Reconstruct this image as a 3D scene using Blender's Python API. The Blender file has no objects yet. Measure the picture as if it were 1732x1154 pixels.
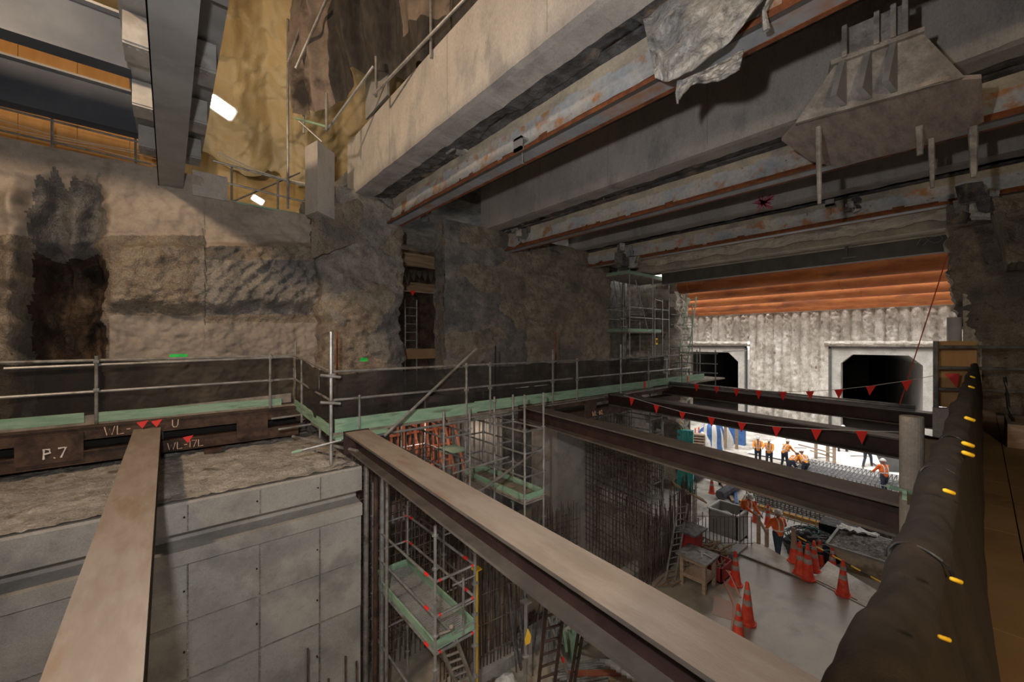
import bpy, bmesh, math, random
from mathutils import Vector, Matrix, noise
random.seed(7)
SC = bpy.context.scene
COL = SC.collection
# ------------------------------------------------------------------ camera
# World frame: X runs along the station wall towards the tunnels, Y across the pit
# towards the broken wall, Z up; the camera stands at the origin.
CA, SA = .6496, .7603
F = 679.0
cam_d = bpy.data.cameras.new('camera'); cam = bpy.data.objects.new('camera', cam_d); COL.objects.link(cam)
cam_d.sensor_width = 36; cam_d.lens = 36*F/1732; cam_d.clip_start = .05; cam_d.clip_end = 300
cam.location = (0, 0, 0)
cam.rotation_euler = (math.pi/2, 0, -math.atan2(CA, SA))
SC.camera = cam
# ------------------------------------------------------------------ light and exposure
SC.view_settings.view_transform = 'Standard'; SC.view_settings.look = 'None'
SC.view_settings.exposure = -.12; SC.view_settings.gamma = 1
w = bpy.data.worlds.new('World'); SC.world = w; w.use_nodes = True
bgn = w.node_tree.nodes['Background']; bgn.inputs[0].default_value = (1, .97, .92, 1); bgn.inputs[1].default_value = 1.7
def lamp(kind, name, loc, target, energy, color, size=.5, size_y=None, spot=None, blend=.5, spread=None):
    L = bpy.data.lights.new(name, kind); o = bpy.data.objects.new(name, L); COL.objects.link(o)
    o.location = loc; L.energy = energy; L.color = color
    d = Vector(target) - Vector(loc)
    o.rotation_euler = d.to_track_quat('-Z', 'Y').to_euler()
    if kind == 'AREA':
        L.size = size
        if size_y: L.shape = 'RECTANGLE'; L.size_y = size_y
        if spread: L.spread = spread
    elif kind == 'SPOT':
        L.shadow_soft_size = size; L.spot_size = spot; L.spot_blend = blend
    else: L.shadow_soft_size = size
    return o
# tripod floodlight the photographer works beside (out of frame, up and left of the camera)
lamp('AREA', 'tripod_flood', (-.30, .5, .66), (3.6, 7.4, 1.8), 270, (1, .93, .87), .14)
# daylight falling down the open shaft, beyond the roof
sn = bpy.data.lights.new('daylight', 'SUN'); sno = bpy.data.objects.new('daylight', sn); COL.objects.link(sno); sn.energy = 5.0; sn.angle = math.radians(35); sn.color = (1, .98, .94)
sno.rotation_euler = Vector((.42, -.12, -1)).to_track_quat('-Z', 'Y').to_euler()
lamp('AREA', 'walkway_fill', (-1.5, -2.2, 1.6), (5, -1.2, -1.6), 150, (1, .72, .42), .3)  # unseen warm fill, added behind the camera to brighten the right walkway
# halogen floods inside the tarpaulin shed over the left wall
lamp('POINT', 'shed_flood', (1.15, 12.6, 6.0), (0, 0, 0), 34, (1, .78, .52), .15)
lamp('POINT', 'shed_flood_low', (2.2, 15.0, 4.2), (0, 0, 0), 22, (1, .75, .4), .1)
lamp('POINT', 'shed_flood_left', (-4.0, 12.4, 6.6), (0, 0, 0), 40, (1, .62, .26), .15)
# site flood high over the left pit end; unseen fill lights added down below
lamp('AREA', 'site_flood_left', (-3.5, 5.5, 5.5), (3.2, 9.3, 3.0), 430, (1, .70, .44), .5)
lamp('AREA', 'pit_fill', (1.2, 2.6, -2.6), (4, 6.5, -5.5), 34, (1, .86, .72), .5)
lamp('AREA', 'cage_fill', (5.6, 3.4, -3.4), (6.6, 5.6, -6.7), 24, (1, .88, .74), .3)  # second unseen fill, added to lift the dark floor by the cages
lamp('POINT', 'gallery_fill', (8, 10.4, -3.0), (0, 0, 0), 14, (1, .72, .5), .2)  # unseen fill in the gallery under the walkway
lamp('AREA', 'formwork_fill', (5.0, 8.6, -2.2), (5.3, 10.8, -3.2), 8, (1, .62, .5), .3)  # unseen fill on the orange formwork

# ------------------------------------------------------------------ helpers
def ray(px, py):
    r = (px-866)/F
    return Vector((CA+SA*r, SA-CA*r, (577-py)/F))
def pt(px, py, X=None, Y=None, Z=None, d=None):
    v = ray(px, py)
    if X is not None: d = X/v.x
    elif Y is not None: d = Y/v.y
    elif Z is not None: d = Z/v.z
    return v*d
def proj(p):
    fw = CA*p[0]+SA*p[1]; rt = SA*p[0]-CA*p[1]
    if fw < .01: fw = .01
    return 866+F*rt/fw, 577-F*p[2]/fw
def fbm(x, y, z=0, o=4, s=1.0):
    return noise.fractal(Vector((x*s, y*s, z*s)), 1.0, 2.0, o)
def nz(x, y, z=0): return noise.noise(Vector((x, y, z)))
def sstep(a, b, x):
    t = max(0, min(1, (x-a)/(b-a))) if a != b else float(x > a)
    return t*t*(3-2*t)

M = {}
def _bsdf(name):
    m = bpy.data.materials.new(name); m.use_nodes = True
    return m, m.node_tree.nodes, m.node_tree.links, m.node_tree.nodes['Principled BSDF']
def mat(name, c1, c2=None, scale=3, rough=.8, metal=0, bump=0, bscale=None, c3=None, s3=.6, scale3=None, stretch=None, detail=8, lo=.35, hi=.65, bdist=.02, speck=None):
    """noise mix of c1/c2, optional blotches c3, bump"""
    m, N, L, b = _bsdf(name)
    b.inputs['Roughness'].default_value = rough; b.inputs['Metallic'].default_value = metal
    g = N.new('ShaderNodeNewGeometry')
    vec = g.outputs['Position']
    if stretch:
        mp = N.new('ShaderNodeMapping'); mp.inputs['Scale'].default_value = stretch; L.new(vec, mp.inputs['Vector']); vec = mp.outputs['Vector']
    def nt(sc, d=detail):
        n = N.new('ShaderNodeTexNoise'); n.inputs['Scale'].default_value = sc; n.inputs['Detail'].default_value = d
        n.inputs['Roughness'].default_value = .62; L.new(vec, n.inputs['Vector']); return n.outputs['Fac']
    def mr(src, a, bb):
        r = N.new('ShaderNodeMapRange'); r.inputs[1].default_value = a; r.inputs[2].default_value = bb; r.interpolation_type = 'SMOOTHSTEP'
        L.new(src, r.inputs[0]); return r.outputs[0]
    def mix(f, a, bcol):
        x = N.new('ShaderNodeMix'); x.data_type = 'RGBA'; L.new(f, x.inputs[0])
        for i, c in ((6, a), (7, bcol)):
            if isinstance(c, tuple): x.inputs[i].default_value = (*c, 1)
            else: L.new(c, x.inputs[i])
        return x.outputs[2]
    if c2 is None:
        b.inputs['Base Color'].default_value = (*c1, 1)
    else:
        col = mix(mr(nt(scale), lo, hi), c1, c2)
        if c3 is not None:
            col = mix(mr(nt(scale3 or scale*.45, 6), s3-.06, s3+.1), col, c3)
        if speck is not None:
            col = mix(mr(nt(speck[1], 3), speck[2], speck[2]+.08), col, speck[0])
        if bump >= .2:   # fine grain and dark pits
            for sc_, a_, b_, lo_, hi_ in (((bscale or scale*3)*4, .36, .62, .70 if bump > .6 else .88, 1.08), ((bscale or scale*3)*.55, .30, .46, .62 if bump > .6 else .86, 1.0)):
                r = N.new('ShaderNodeMapRange'); r.inputs[1].default_value = a_; r.inputs[2].default_value = b_; r.inputs[3].default_value = lo_; r.inputs[4].default_value = hi_
                L.new(nt(sc_, 6), r.inputs[0]); vm = N.new('ShaderNodeVectorMath'); vm.operation = 'SCALE'; L.new(col, vm.inputs[0]); L.new(r.outputs[0], vm.inputs['Scale']); col = vm.outputs[0]
        L.new(col, b.inputs['Base Color'])
    if bump:
        bp = N.new('ShaderNodeBump'); bp.inputs['Strength'].default_value = bump; bp.inputs['Distance'].default_value = bdist
        ad = N.new('ShaderNodeMath'); ad.operation = 'MULTIPLY_ADD'; ad.inputs[1].default_value = .45; L.new(nt((bscale or scale*3)*4.5, 5), ad.inputs[0]); L.new(nt(bscale or scale*3, 5), ad.inputs[2])
        L.new(ad.outputs[0], bp.inputs['Height']); L.new(bp.outputs[0], b.inputs['Normal'])
    M[name] = m
    return m
mat('form_concrete', (.30, .265, .235), (.39, .35, .31), .9, .75, bump=.25, bscale=14, c3=(.22, .20, .19), s3=.58, scale3=.5, speck=((.12, .11, .10), 26, .72))
mat('pale_concrete', (.30, .295, .285), (.385, .38, .37), 1.1, .7, bump=.2, bscale=18, c3=(.225, .225, .22), s3=.56, scale3=.8, speck=((.08, .08, .08), 34, .70))
mat('ceiling_concrete', (.38, .37, .365), (.48, .465, .45), .8, .8, bump=.3, bscale=12, c3=(.31, .31, .315), s3=.57, scale3=1.3, stretch=(1, 1, .5), speck=((.13, .12, .11), 22, .7))
mat('rough_concrete', (.30, .25, .20), (.48, .42, .345), 3.2, .95, bump=1, bscale=9, c3=(.20, .19, .18), s3=.56, scale3=.8, speck=((.09, .07, .06), 7, .66), bdist=.09)
mat('rough_grey', (.25, .24, .225), (.38, .36, .33), 3.1, .95, bump=1, bscale=8, c3=(.17, .175, .185), s3=.52, scale3=.7, speck=((.09, .08, .07), 11, .68), bdist=.07)
mat('dirt_shade_rock', (.035, .026, .02), (.11, .07, .045), 2.2, .9, bump=1, bscale=8, c3=(.18, .13, .09), s3=.62, bdist=.06)
mat('scraped_top', (.40, .385, .37), (.60, .58, .55), 2.0, .95, bump=1, bscale=9, c3=(.22, .20, .18), s3=.60, scale3=3, bdist=.06)
mat('slab', (.33, .295, .245), (.42, .385, .33), .8, .28, bump=.06, bscale=20, c3=(.20, .19, .17), s3=.54, scale3=.6, speck=((.42, .40, .38), 5, .68))
mat('slab_pink', (.50, .26, .22), (.40, .30, .27), 2, .5)
mat('lower_slab', (.62, .60, .56), (.46, .43, .39), 1.2, .85, bump=.2, c3=(.30, .27, .23), s3=.56, scale3=.9)
mat('white_sheet', (.80, .79, .77), (.66, .65, .63), 1.5, .8, bump=.4, bscale=3)
mat('pile_wall', (.62, .58, .52), (.40, .36, .31), 1.2, .9, bump=.7, bscale=6, c3=(.74, .70, .65), s3=.55, scale3=1.6, stretch=(1, 1, .6), speck=((.20, .15, .10), 3, .64), bdist=.05)
mat('portal_concrete', (.52, .50, .47), (.40, .38, .35), 1.5, .8, bump=.2, c3=(.30, .28, .26), s3=.6)
mat('tunnel_lining', (.34, .33, .31), (.44, .42, .40), .8, .8)
mat('black', (.012, .012, .013), rough=.9)
mat('galv', (.30, .31, .32), (.46, .47, .48), 5, .45, .6, bump=.05, c3=(.22, .20, .18), s3=.6)
mat('galv_dull', (.20, .20, .195), (.32, .32, .31), 6, .6, .35, c3=(.13, .11, .09), s3=.58)
mat('green_board', (.22, .40, .29), (.33, .50, .38), 4, .7, bump=.2, bscale=20, c3=(.16, .22, .17), s3=.6, stretch=(.6, .6, 4))
mat('deck_wood', (.20, .17, .14), (.32, .28, .24), 5, .85, bump=.2)
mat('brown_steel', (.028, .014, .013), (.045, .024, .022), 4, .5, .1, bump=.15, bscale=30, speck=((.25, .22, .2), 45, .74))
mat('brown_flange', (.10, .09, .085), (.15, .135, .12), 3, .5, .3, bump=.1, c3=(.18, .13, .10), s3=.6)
mat('dusty_lit_top', (.25, .205, .17), (.31, .265, .225), 2.2, .85, bump=.12, bscale=20, c3=(.24, .17, .12), s3=.6, stretch=(3, .7, 1))  # dust plus the flood's brightening of strut tops, both in the colour
mat('waler_steel', (.055, .034, .026), (.11, .066, .048), 5, .7, .2, bump=.3, bscale=20, c3=(.035, .022, .018), s3=.55, speck=((.22, .13, .09), 30, .7))
mat('girder_grey', (.26, .275, .29), (.36, .375, .39), 1.2, .5, .15, bump=.08, c3=(.30, .31, .33), s3=.6)
mat('girder_blue', (.065, .082, .115), (.095, .115, .15), 1.0, .6, .1, bump=.05, c3=(.13, .14, .165), s3=.62)
mat('plate_grey', (.30, .31, .32), (.42, .43, .44), 2, .55, .3, bump=.15, c3=(.22, .21, .2), s3=.58)
mat('rust_white', (.44, .50, .58), (.62, .61, .58), 1.1, .7, .1, bump=.25, c3=(.50, .27, .14), s3=.565, scale3=2.6, speck=((.30, .16, .09), 6, .66))
mat('rust_edge', (.30, .10, .035), (.16, .06, .03), 5, .85, .1, bump=.5)
mat('flange_blue', (.38, .43, .50), (.28, .30, .34), 1.6, .6, .1, c3=(.40, .20, .09), s3=.6)
mat('cream_strip', (.55, .50, .40), (.40, .37, .32), 2, .85, bump=.3, c3=(.3, .29, .28), s3=.6)
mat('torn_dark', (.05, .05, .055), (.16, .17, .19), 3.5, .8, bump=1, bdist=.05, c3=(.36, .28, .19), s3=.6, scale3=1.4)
mat('torn_metal', (.30, .33, .37), (.55, .53, .50), 2.2, .6, .2, bump=.9, bscale=5, c3=(.10, .10, .11), s3=.6, scale3=4, bdist=.05)
mat('bracket', (.22, .205, .195), (.40, .38, .36), 3.2, .8, .1, bump=.5, c3=(.20, .19, .185), s3=.55, scale3=5)
mat('bracket_plate', (.46, .39, .355), (.34, .29, .265), 4, .8, .05, bump=.4, c3=(.28, .24, .22), s3=.60, scale3=4, stretch=(.5, 2, 1))
mat('rust_pipe', (.42, .12, .035), (.58, .20, .06), 1.6, .75, .1, bump=.15, c3=(.24, .08, .035), s3=.56, stretch=(1, .5, 2), speck=((.62, .42, .28), 9, .69))
mat('dark_grey_steel', (.085, .083, .078), (.12, .115, .108), 2, .6, .2)
mat('pale_edge', (.60, .56, .48), (.45, .42, .36), 4, .8)
mat('plywood', (.50, .27, .09), (.62, .36, .14), 1.6, .6, bump=.05, stretch=(1, 1, .3))
mat('gold_tarp', (.42, .31, .15), (.52, .40, .21), .6, .45, bump=.19, bscale=1.2, bdist=.2)
mat('black_cloth', (.035, .032, .030), (.062, .055, .050), 3, .85, bump=.5, bscale=22, stretch=(3, 3, .8))
mat('brown_cloth', (.17, .14, .12), (.26, .215, .18), 1.6, .9, bump=.5, bscale=16, c3=(.035, .03, .028), s3=.56)
mat('fence_cloth', (.014, .010, .008), (.028, .020, .015), 4, .85, bump=.3, bscale=30, stretch=(2, 2, .6), c3=(.02, .016, .014), s3=.55)
mat('walk_ply', (.26, .17, .09), (.34, .235, .13), 1.5, .8, bump=.1, c3=(.13, .09, .05), s3=.6)
mat('timber', (.30, .22, .16), (.42, .32, .24), 4, .85, bump=.3, stretch=(1, 1, 4))
mat('grey_timber', (.32, .29, .26), (.22, .20, .18), 4, .85, bump=.3)
mat('rebar', (.085, .062, .052), (.15, .12, .105), 7, .7, .3, c3=(.20, .11, .07), s3=.62)
mat('rebar_grey', (.10, .10, .105), (.22, .22, .23), 7, .6, .35)
mat('orange_form', (.70, .24, .14), (.80, .36, .24), 3, .6)
mat('red_flag', (.85, .035, .03), rough=.5)
mat('cone_red', (.75, .055, .03), (.85, .12, .06), 6, .55, c3=(.45, .05, .04), s3=.66)
mat('cone_band', (.50, .45, .42), (.34, .28, .26), 9, .35, .1)
mat('red_paint', (.42, .03, .03), (.28, .03, .035), 5, .6)
mat('hose_pink', (.70, .32, .25), rough=.6)
mat('vest_orange', (.95, .20, .03), (.85, .15, .03), 8, .8)
mat('vest_yellow', (.95, .38, .06), (.85, .30, .05), 8, .8)
mat('navy', (.02, .028, .05), (.035, .045, .07), 8, .9)
mat('jeans', (.035, .06, .09), (.05, .08, .11), 8, .9)
mat('shirt_blue', (.05, .05, .18), rough=.9)
mat('reflective', (.75, .74, .72), rough=.35)
mat('skin', (.42, .22, .14), rough=.6)
mat('boot', (.03, .025, .02), rough=.7)
mat('white_hat', (.80, .80, .78), rough=.3)
mat('white_plastic', (.75, .75, .74), (.6, .6, .6), 4, .5)
mat('blue_sheet', (.03, .10, .30), (.06, .16, .40), 3, .6)
mat('teal_panel', (.05, .42, .42), (.12, .52, .50), 2, .5)
mat('grey_bin', (.33, .33, .31), (.24, .24, .23), 2, .8)
mat('skip_paint', (.55, .48, .38), (.40, .33, .25), 2, .8, c3=(.22, .15, .10), s3=.6)
mat('rubble', (.24, .225, .21), (.44, .41, .38), 6, .95, bump=1, bdist=.06)
mat('cable_black', (.015, .015, .017), rough=.5)
mat('duct', (.10, .11, .14), (.17, .18, .22), 5, .5)
mat('yellow', (.85, .55, .03), rough=.5)
mat('yellow_tape', (.90, .55, .05), rough=.5)
mat('red_oak', (.30, .09, .05), (.40, .14, .08), 3, .7)
mat('orange_timber', (.85, .40, .06), (.95, .52, .12), 3, .7)
mat('pack_timber', (.36, .26, .17), (.24, .17, .11), 3, .9, bump=.6, stretch=(.4, 2, 4))
mat('chalk', (.85, .62, .48), rough=.9)
mat('chalk_white', (.85, .83, .8), rough=.9)
mat('spray_green', (.05, .85, .15), rough=.9)
mat('spray_pink', (.60, .08, .14), rough=.9)
mat('white_rope', (.7, .7, .68), rough=.8)
mat('red_rope', (.55, .08, .07), rough=.8)
def netting(name, col, alpha, sc=160):
    m, N, L, b = _bsdf(name)
    b.inputs['Base Color'].default_value = (*col, 1); b.inputs['Roughness'].default_value = .9
    g = N.new('ShaderNodeNewGeometry')
    n = N.new('ShaderNodeTexNoise'); n.inputs['Scale'].default_value = 1.6; L.new(g.outputs['Position'], n.inputs['Vector'])
    r = N.new('ShaderNodeMapRange'); r.inputs[1].default_value = .3; r.inputs[2].default_value = .7; r.inputs[3].default_value = alpha-.12; r.inputs[4].default_value = min(1, alpha+.14)
    L.new(n.outputs['Fac'], r.inputs[0]); L.new(r.outputs[0], b.inputs['Alpha'])
    M[name] = m
netting('net_black', (.016, .015, .015), .80)
def emis(name, col, s):
    m, N, L, b = _bsdf(name)
    b.inputs['Base Color'].default_value = (*col, 1); b.inputs['Emission Color'].default_value = (*col, 1); b.inputs['Emission Strength'].default_value = s
    M[name] = m
emis('lamp_glow', (1, .86, .66), 14)

class MB:
    def __init__(s): s.v = []; s.f = []; s.m = []; s.mi = 0
    def add(s, vs, fs, mi=None):
        o = len(s.v); s.v += [tuple(v) for v in vs]
        for f in fs: s.f.append(tuple(i+o for i in f)); s.m.append(s.mi if mi is None else mi)
        return s
    def hexa(s, P, mi=None):
        return s.add(P, [(0, 3, 2, 1), (4, 5, 6, 7), (0, 1, 5, 4), (1, 2, 6, 5), (2, 3, 7, 6), (3, 0, 4, 7)], mi)
    def box(s, a, b, mi=None):
        x0, y0, z0 = a; x1, y1, z1 = b
        return s.hexa([(x0, y0, z0), (x1, y0, z0), (x1, y1, z0), (x0, y1, z0), (x0, y0, z1), (x1, y0, z1), (x1, y1, z1), (x0, y1, z1)], mi)
    def frame(s, p, q, up=(0, 0, 1)):
        p, q = Vector(p), Vector(q); d = (q-p).normalized(); u = Vector(up)
        if abs(d.dot(u)) > .98: u = Vector((1, 0, 0))
        r = d.cross(u).normalized(); u = r.cross(d)
        return p, q, r, u
    def bar(s, p, q, w, h, up=(0, 0, 1), mi=None):
        p, q, r, u = s.frame(p, q, up)
        P = [e+r*a*w/2+u*b*h/2 for e in (p, q) for a, b in ((-1, -1), (1, -1), (1, 1), (-1, 1))]
        return s.add(P, [(0, 1, 2, 3), (7, 6, 5, 4), (0, 4, 5, 1), (1, 5, 6, 2), (2, 6, 7, 3), (3, 7, 4, 0)], mi)
    def tube(s, p, q, r, r2=None, n=8, cap=True, mi=None):
        if r2 is None: r2 = r
        p, q, a, u = s.frame(p, q)
        vs = [e+(a*math.cos(t)+u*math.sin(t))*rr for e, rr in ((p, r), (q, r2)) for t in [2*math.pi*i/n for i in range(n)]]
        fs = [(i, (i+1) % n, n+(i+1) % n, n+i) for i in range(n)]
        if cap: fs += [tuple(range(n))[::-1], tuple(range(n, 2*n))]
        return s.add(vs, fs, mi)
    def path(s, pts, r, n=6, mi=None):
        pts = [Vector(p) for p in pts]; rings = []
        for i, p in enumerate(pts):
            d = (pts[min(i+1, len(pts)-1)]-pts[max(i-1, 0)]).normalized()
            u = Vector((0, 0, 1)) if abs(d.z) < .95 else Vector((1, 0, 0))
            a = d.cross(u).normalized(); u = a.cross(d)
            rr = r[i] if isinstance(r, (list, tuple)) else r
            rings.append([p+(a*math.cos(2*math.pi*k/n)+u*math.sin(2*math.pi*k/n))*rr for k in range(n)])
        vs = [v for R in rings for v in R]
        fs = [(i*n+k, i*n+(k+1) % n, (i+1)*n+(k+1) % n, (i+1)*n+k) for i in range(len(pts)-1) for k in range(n)]
        fs += [tuple(range(n))[::-1], tuple((len(pts)-1)*n+k for k in range(n))]
        return s.add(vs, fs, mi)
    def lathe(s, c, prof, n=16, mi=None):
        vs = [(c[0]+r*math.cos(2*math.pi*k/n), c[1]+r*math.sin(2*math.pi*k/n), c[2]+z) for r, z in prof for k in range(n)]
        m = len(prof)
        fs = [(i*n+k, i*n+(k+1) % n, (i+1)*n+(k+1) % n, (i+1)*n+k) for i in range(m-1) for k in range(n)]
        fs += [tuple(range(n))[::-1], tuple((m-1)*n+k for k in range(n))]
        return s.add(vs, fs, mi)
    def prism(s, poly, off, mi=None):
        n = len(poly); P = [Vector(p) for p in poly]; off = Vector(off)
        return s.add(P+[p+off for p in P], [tuple(range(n))[::-1], tuple(range(n, 2*n))]+[(i, (i+1) % n, n+(i+1) % n, n+i) for i in range(n)], mi)
    def grid(s, nu, nv, fn, mi=None, skip=None):
        o = len(s.v)
        for j in range(nv+1):
            for i in range(nu+1): s.v.append(tuple(fn(i/nu, j/nv)))
        for j in range(nv):
            for i in range(nu):
                if skip and skip((i+.5)/nu, (j+.5)/nv): continue
                a = o+j*(nu+1)+i; s.f.append((a, a+1, a+nu+2, a+nu+1)); s.m.append(s.mi if mi is None else (mi((i+.5)/nu, (j+.5)/nv) if callable(mi) else mi))
        return s
    def ball(s, c, r, n=8, mi=None):
        if isinstance(r, (int, float)): r = (r, r, r)
        vs = []; m = max(4, n//2+1)
        for j in range(1, m):
            a = math.pi*j/m
            vs += [(c[0]+r[0]*math.sin(a)*math.cos(2*math.pi*k/n), c[1]+r[1]*math.sin(a)*math.sin(2*math.pi*k/n), c[2]+r[2]*math.cos(a)) for k in range(n)]
        fs = [(j*n+k, (j+1)*n+k, (j+1)*n+(k+1) % n, j*n+(k+1) % n) for j in range(m-2) for k in range(n)]
        t = len(vs); vs += [(c[0], c[1], c[2]+r[2]), (c[0], c[1], c[2]-r[2])]
        fs += [(t, k, (k+1) % n) for k in range(n)]+[(t+1, (m-2)*n+(k+1) % n, (m-2)*n+k) for k in range(n)]
        return s.add(vs, fs, mi)
ORG = {}
def link(name, me): o = bpy.data.objects.new(name, me); COL.objects.link(o); return o
def mesh_of(mb, mats, name, org=(0, 0, 0), smooth=False):
    me = bpy.data.meshes.new(name)
    ox, oy, oz = org
    me.from_pydata([(v[0]-ox, v[1]-oy, v[2]-oz) for v in mb.v], [], mb.f)
    if not isinstance(mats, (list, tuple)): mats = [mats]
    for m in mats: me.materials.append(M[m])
    if len(mats) > 1: me.polygons.foreach_set('material_index', mb.m)
    if smooth: me.polygons.foreach_set('use_smooth', [True]*len(me.polygons))
    me.validate(); me.update()
    bm = bmesh.new(); bm.from_mesh(me); bmesh.ops.recalc_face_normals(bm, faces=bm.faces); bm.to_mesh(me); bm.free()
    return me
def obj(name, mb, mats, parent=None, smooth=False, label=None, org=None):
    if parent is not None: org = ORG[parent.name]
    elif org is None:
        xs = [v[0] for v in mb.v]; ys = [v[1] for v in mb.v]; zs = [v[2] for v in mb.v]
        org = ((min(xs)+max(xs))/2, (min(ys)+max(ys))/2, min(zs))
    o = link(name, mesh_of(mb, mats, name, org, smooth))
    if parent is not None: o.parent = parent
    else: o.location = org
    ORG[o.name] = org
    if label: o['label'] = label
    return o
def thing(name, label, cat, loc, group=None):
    o = link(name, None); o.location = loc; ORG[o.name] = tuple(loc); o.empty_display_size = .2
    o['label'] = label; o['category'] = cat
    if group: o['group'] = group
    return o
def single(name, mb, mats, label, cat, group=None, smooth=False, kind=None):
    o = obj(name, mb, mats, None, smooth); o['label'] = label; o['category'] = cat
    if group: o['group'] = group
    if kind: o['kind'] = kind
    return o
def struct(name, mb, mats, smooth=False, parent=None):
    o = obj(name, mb, mats, parent, smooth)
    if parent is None: o['kind'] = 'structure'
    return o
def dup(root, loc, label=None, group=None, rz=None):
    r = root.copy(); COL.objects.link(r); r.location = loc; ORG[r.name] = tuple(loc)
    if rz is not None: r.rotation_euler = (0, 0, rz)
    if label: r['label'] = label
    if group: r['group'] = group
    for ch in list(root.children):
        c = ch.copy(); COL.objects.link(c); c.parent = r
        for g in list(ch.children):
            e = g.copy(); COL.objects.link(e); e.parent = c
    return r
# ================================================================== THE SETTING
FZ, LZ = -6.7, -7.4        # near slab and lower floor
# ---- floors
mb = MB(); mb.box((-9, -.6, FZ-.9), (14.0, 11.9, FZ)); struct('floor', mb, 'slab')
mb = MB()
mb.grid(60, 48, lambda u, v: (14.0+u*26, -1.2+v*20.5, LZ+.02*fbm(u*20, v*16))); struct('floor', mb, 'lower_slab')
mb = MB(); mb.box((2.8, 6.25, FZ), (13.2, 6.65, FZ+.25)); mb.box((13.2, 4.9, FZ), (14.2, 6.3, FZ+.12)); struct('trim_1', mb, 'pale_concrete')

# ---- broken left wall: a height field in (X, Z) pushed about in Y
def wallcol(px, py): return px, py
def left_off(X, Z):
    px, py = proj((X, 11.6, Z))
    big = fbm(X*.9, Z*.9, 3, 4)
    o = .10*big+.05*fbm(X*4, Z*4, 1, 4)+.045*abs(nz(X*7, Z*7, 2))*sstep(400, 420, py)
    # worn niche
    ex = 28+18*nz(py*.02, 3)+3*nz(py*.07, 9); e2 = 178+16*nz(py*.018, 7)+9*nz(py*.06, 2)-(py-420)*.03
    inn = sstep(ex-14, ex+34, px)*(1-sstep(e2-26, e2+6, px))
    top = sstep(285, 330, py+12*nz(px*.03, 1))
    depth = .45+.95*sstep(395, 450, py+20*nz(px*.02, 5))
    o += inn*top*(depth+.16*math.sin(px*.09+2*nz(px*.02, py*.02))+.12*fbm(X*2.5, Z*1.2, 8))
    # lumpy edges beside the niche
    o -= .22*sstep(120, 0, abs(px-25)*3)*sstep(300, 340, py)*(1-sstep(540, 600, py))*(1+nz(X*3, Z*3))
    # protruding scabbled band with ledge
    band = sstep(408, 424, py+8*nz(px*.02, 11))*(1-sstep(508, 530, py+14*nz(px*.015, 13)))*sstep(165, 200, px)*(1-sstep(545, 570, px))
    o -= band*(.32+.10*fbm(X*3, Z*3, 5)+.025*math.sin((px*.8+py*.9)*.30+3*nz(px*.02, py*.02))*sstep(330, 380, px))
    o += .06*sstep(530, 545, py)*sstep(190, 230, px)
    o += .03*sstep(290, 300, py)*(1-sstep(395, 400, py))
    if px < 190: o += .05*sstep(190, 175, px)
    return o
def ltop(X):
    t = 3.74 if X < .62 else 3.34
    return t
def left_grid(u, v):
    X = -6+u*10.2; zt = ltop(X); Z = -2.1+v*(zt+2.1)
    return (X, 11.6+left_off(X, Z), Z)
def lm(u, v):
    X = -6+u*10.2; Z = -2.1+v*5.8; px, py = proj((X, 11.6, Z))
    e1 = 40+18*nz(py*.02, 3)+3*nz(py*.07, 9); e2 = 176+16*nz(py*.018, 7)+9*nz(py*.06, 2)
    if 249 < px < 262 and 584 < py < 606 or 388 < px < 401 and 556 < py < 575: return 4
    if 286 < px < 316 and 600+3*nz(px*.2, 1) < py < 607: return 5
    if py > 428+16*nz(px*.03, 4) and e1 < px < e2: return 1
    if 300+26*nz(px*.05, 6) < py <= 440 and e1+6+26*nz(py*.04, 3) < px < e2-2+20*nz(py*.05, 8): return 2
    if 425 < py < 520 and 330+20*nz(py*.05, 2) < px < 545: return 2
    if py < 400 and px < 560: return 3
    if py > 535 and px > 185: return 3
    return 0
mb = MB(); mb.grid(360, 210, left_grid, lm)
mb.mi = 3
mb.box((-6, 11.75, 3.60), (.60, 12.6, 3.74)); mb.box((.60, 11.75, 3.1), (4.3, 13.2, 3.32)); mb.box((-6, 13.4, -3), (6, 13.6, 3.6), 1)
struct('wall_left', mb, ['rough_concrete', 'dirt_shade_rock', 'rough_grey', 'form_concrete', 'form_concrete', 'spray_green'], smooth=True)
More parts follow.
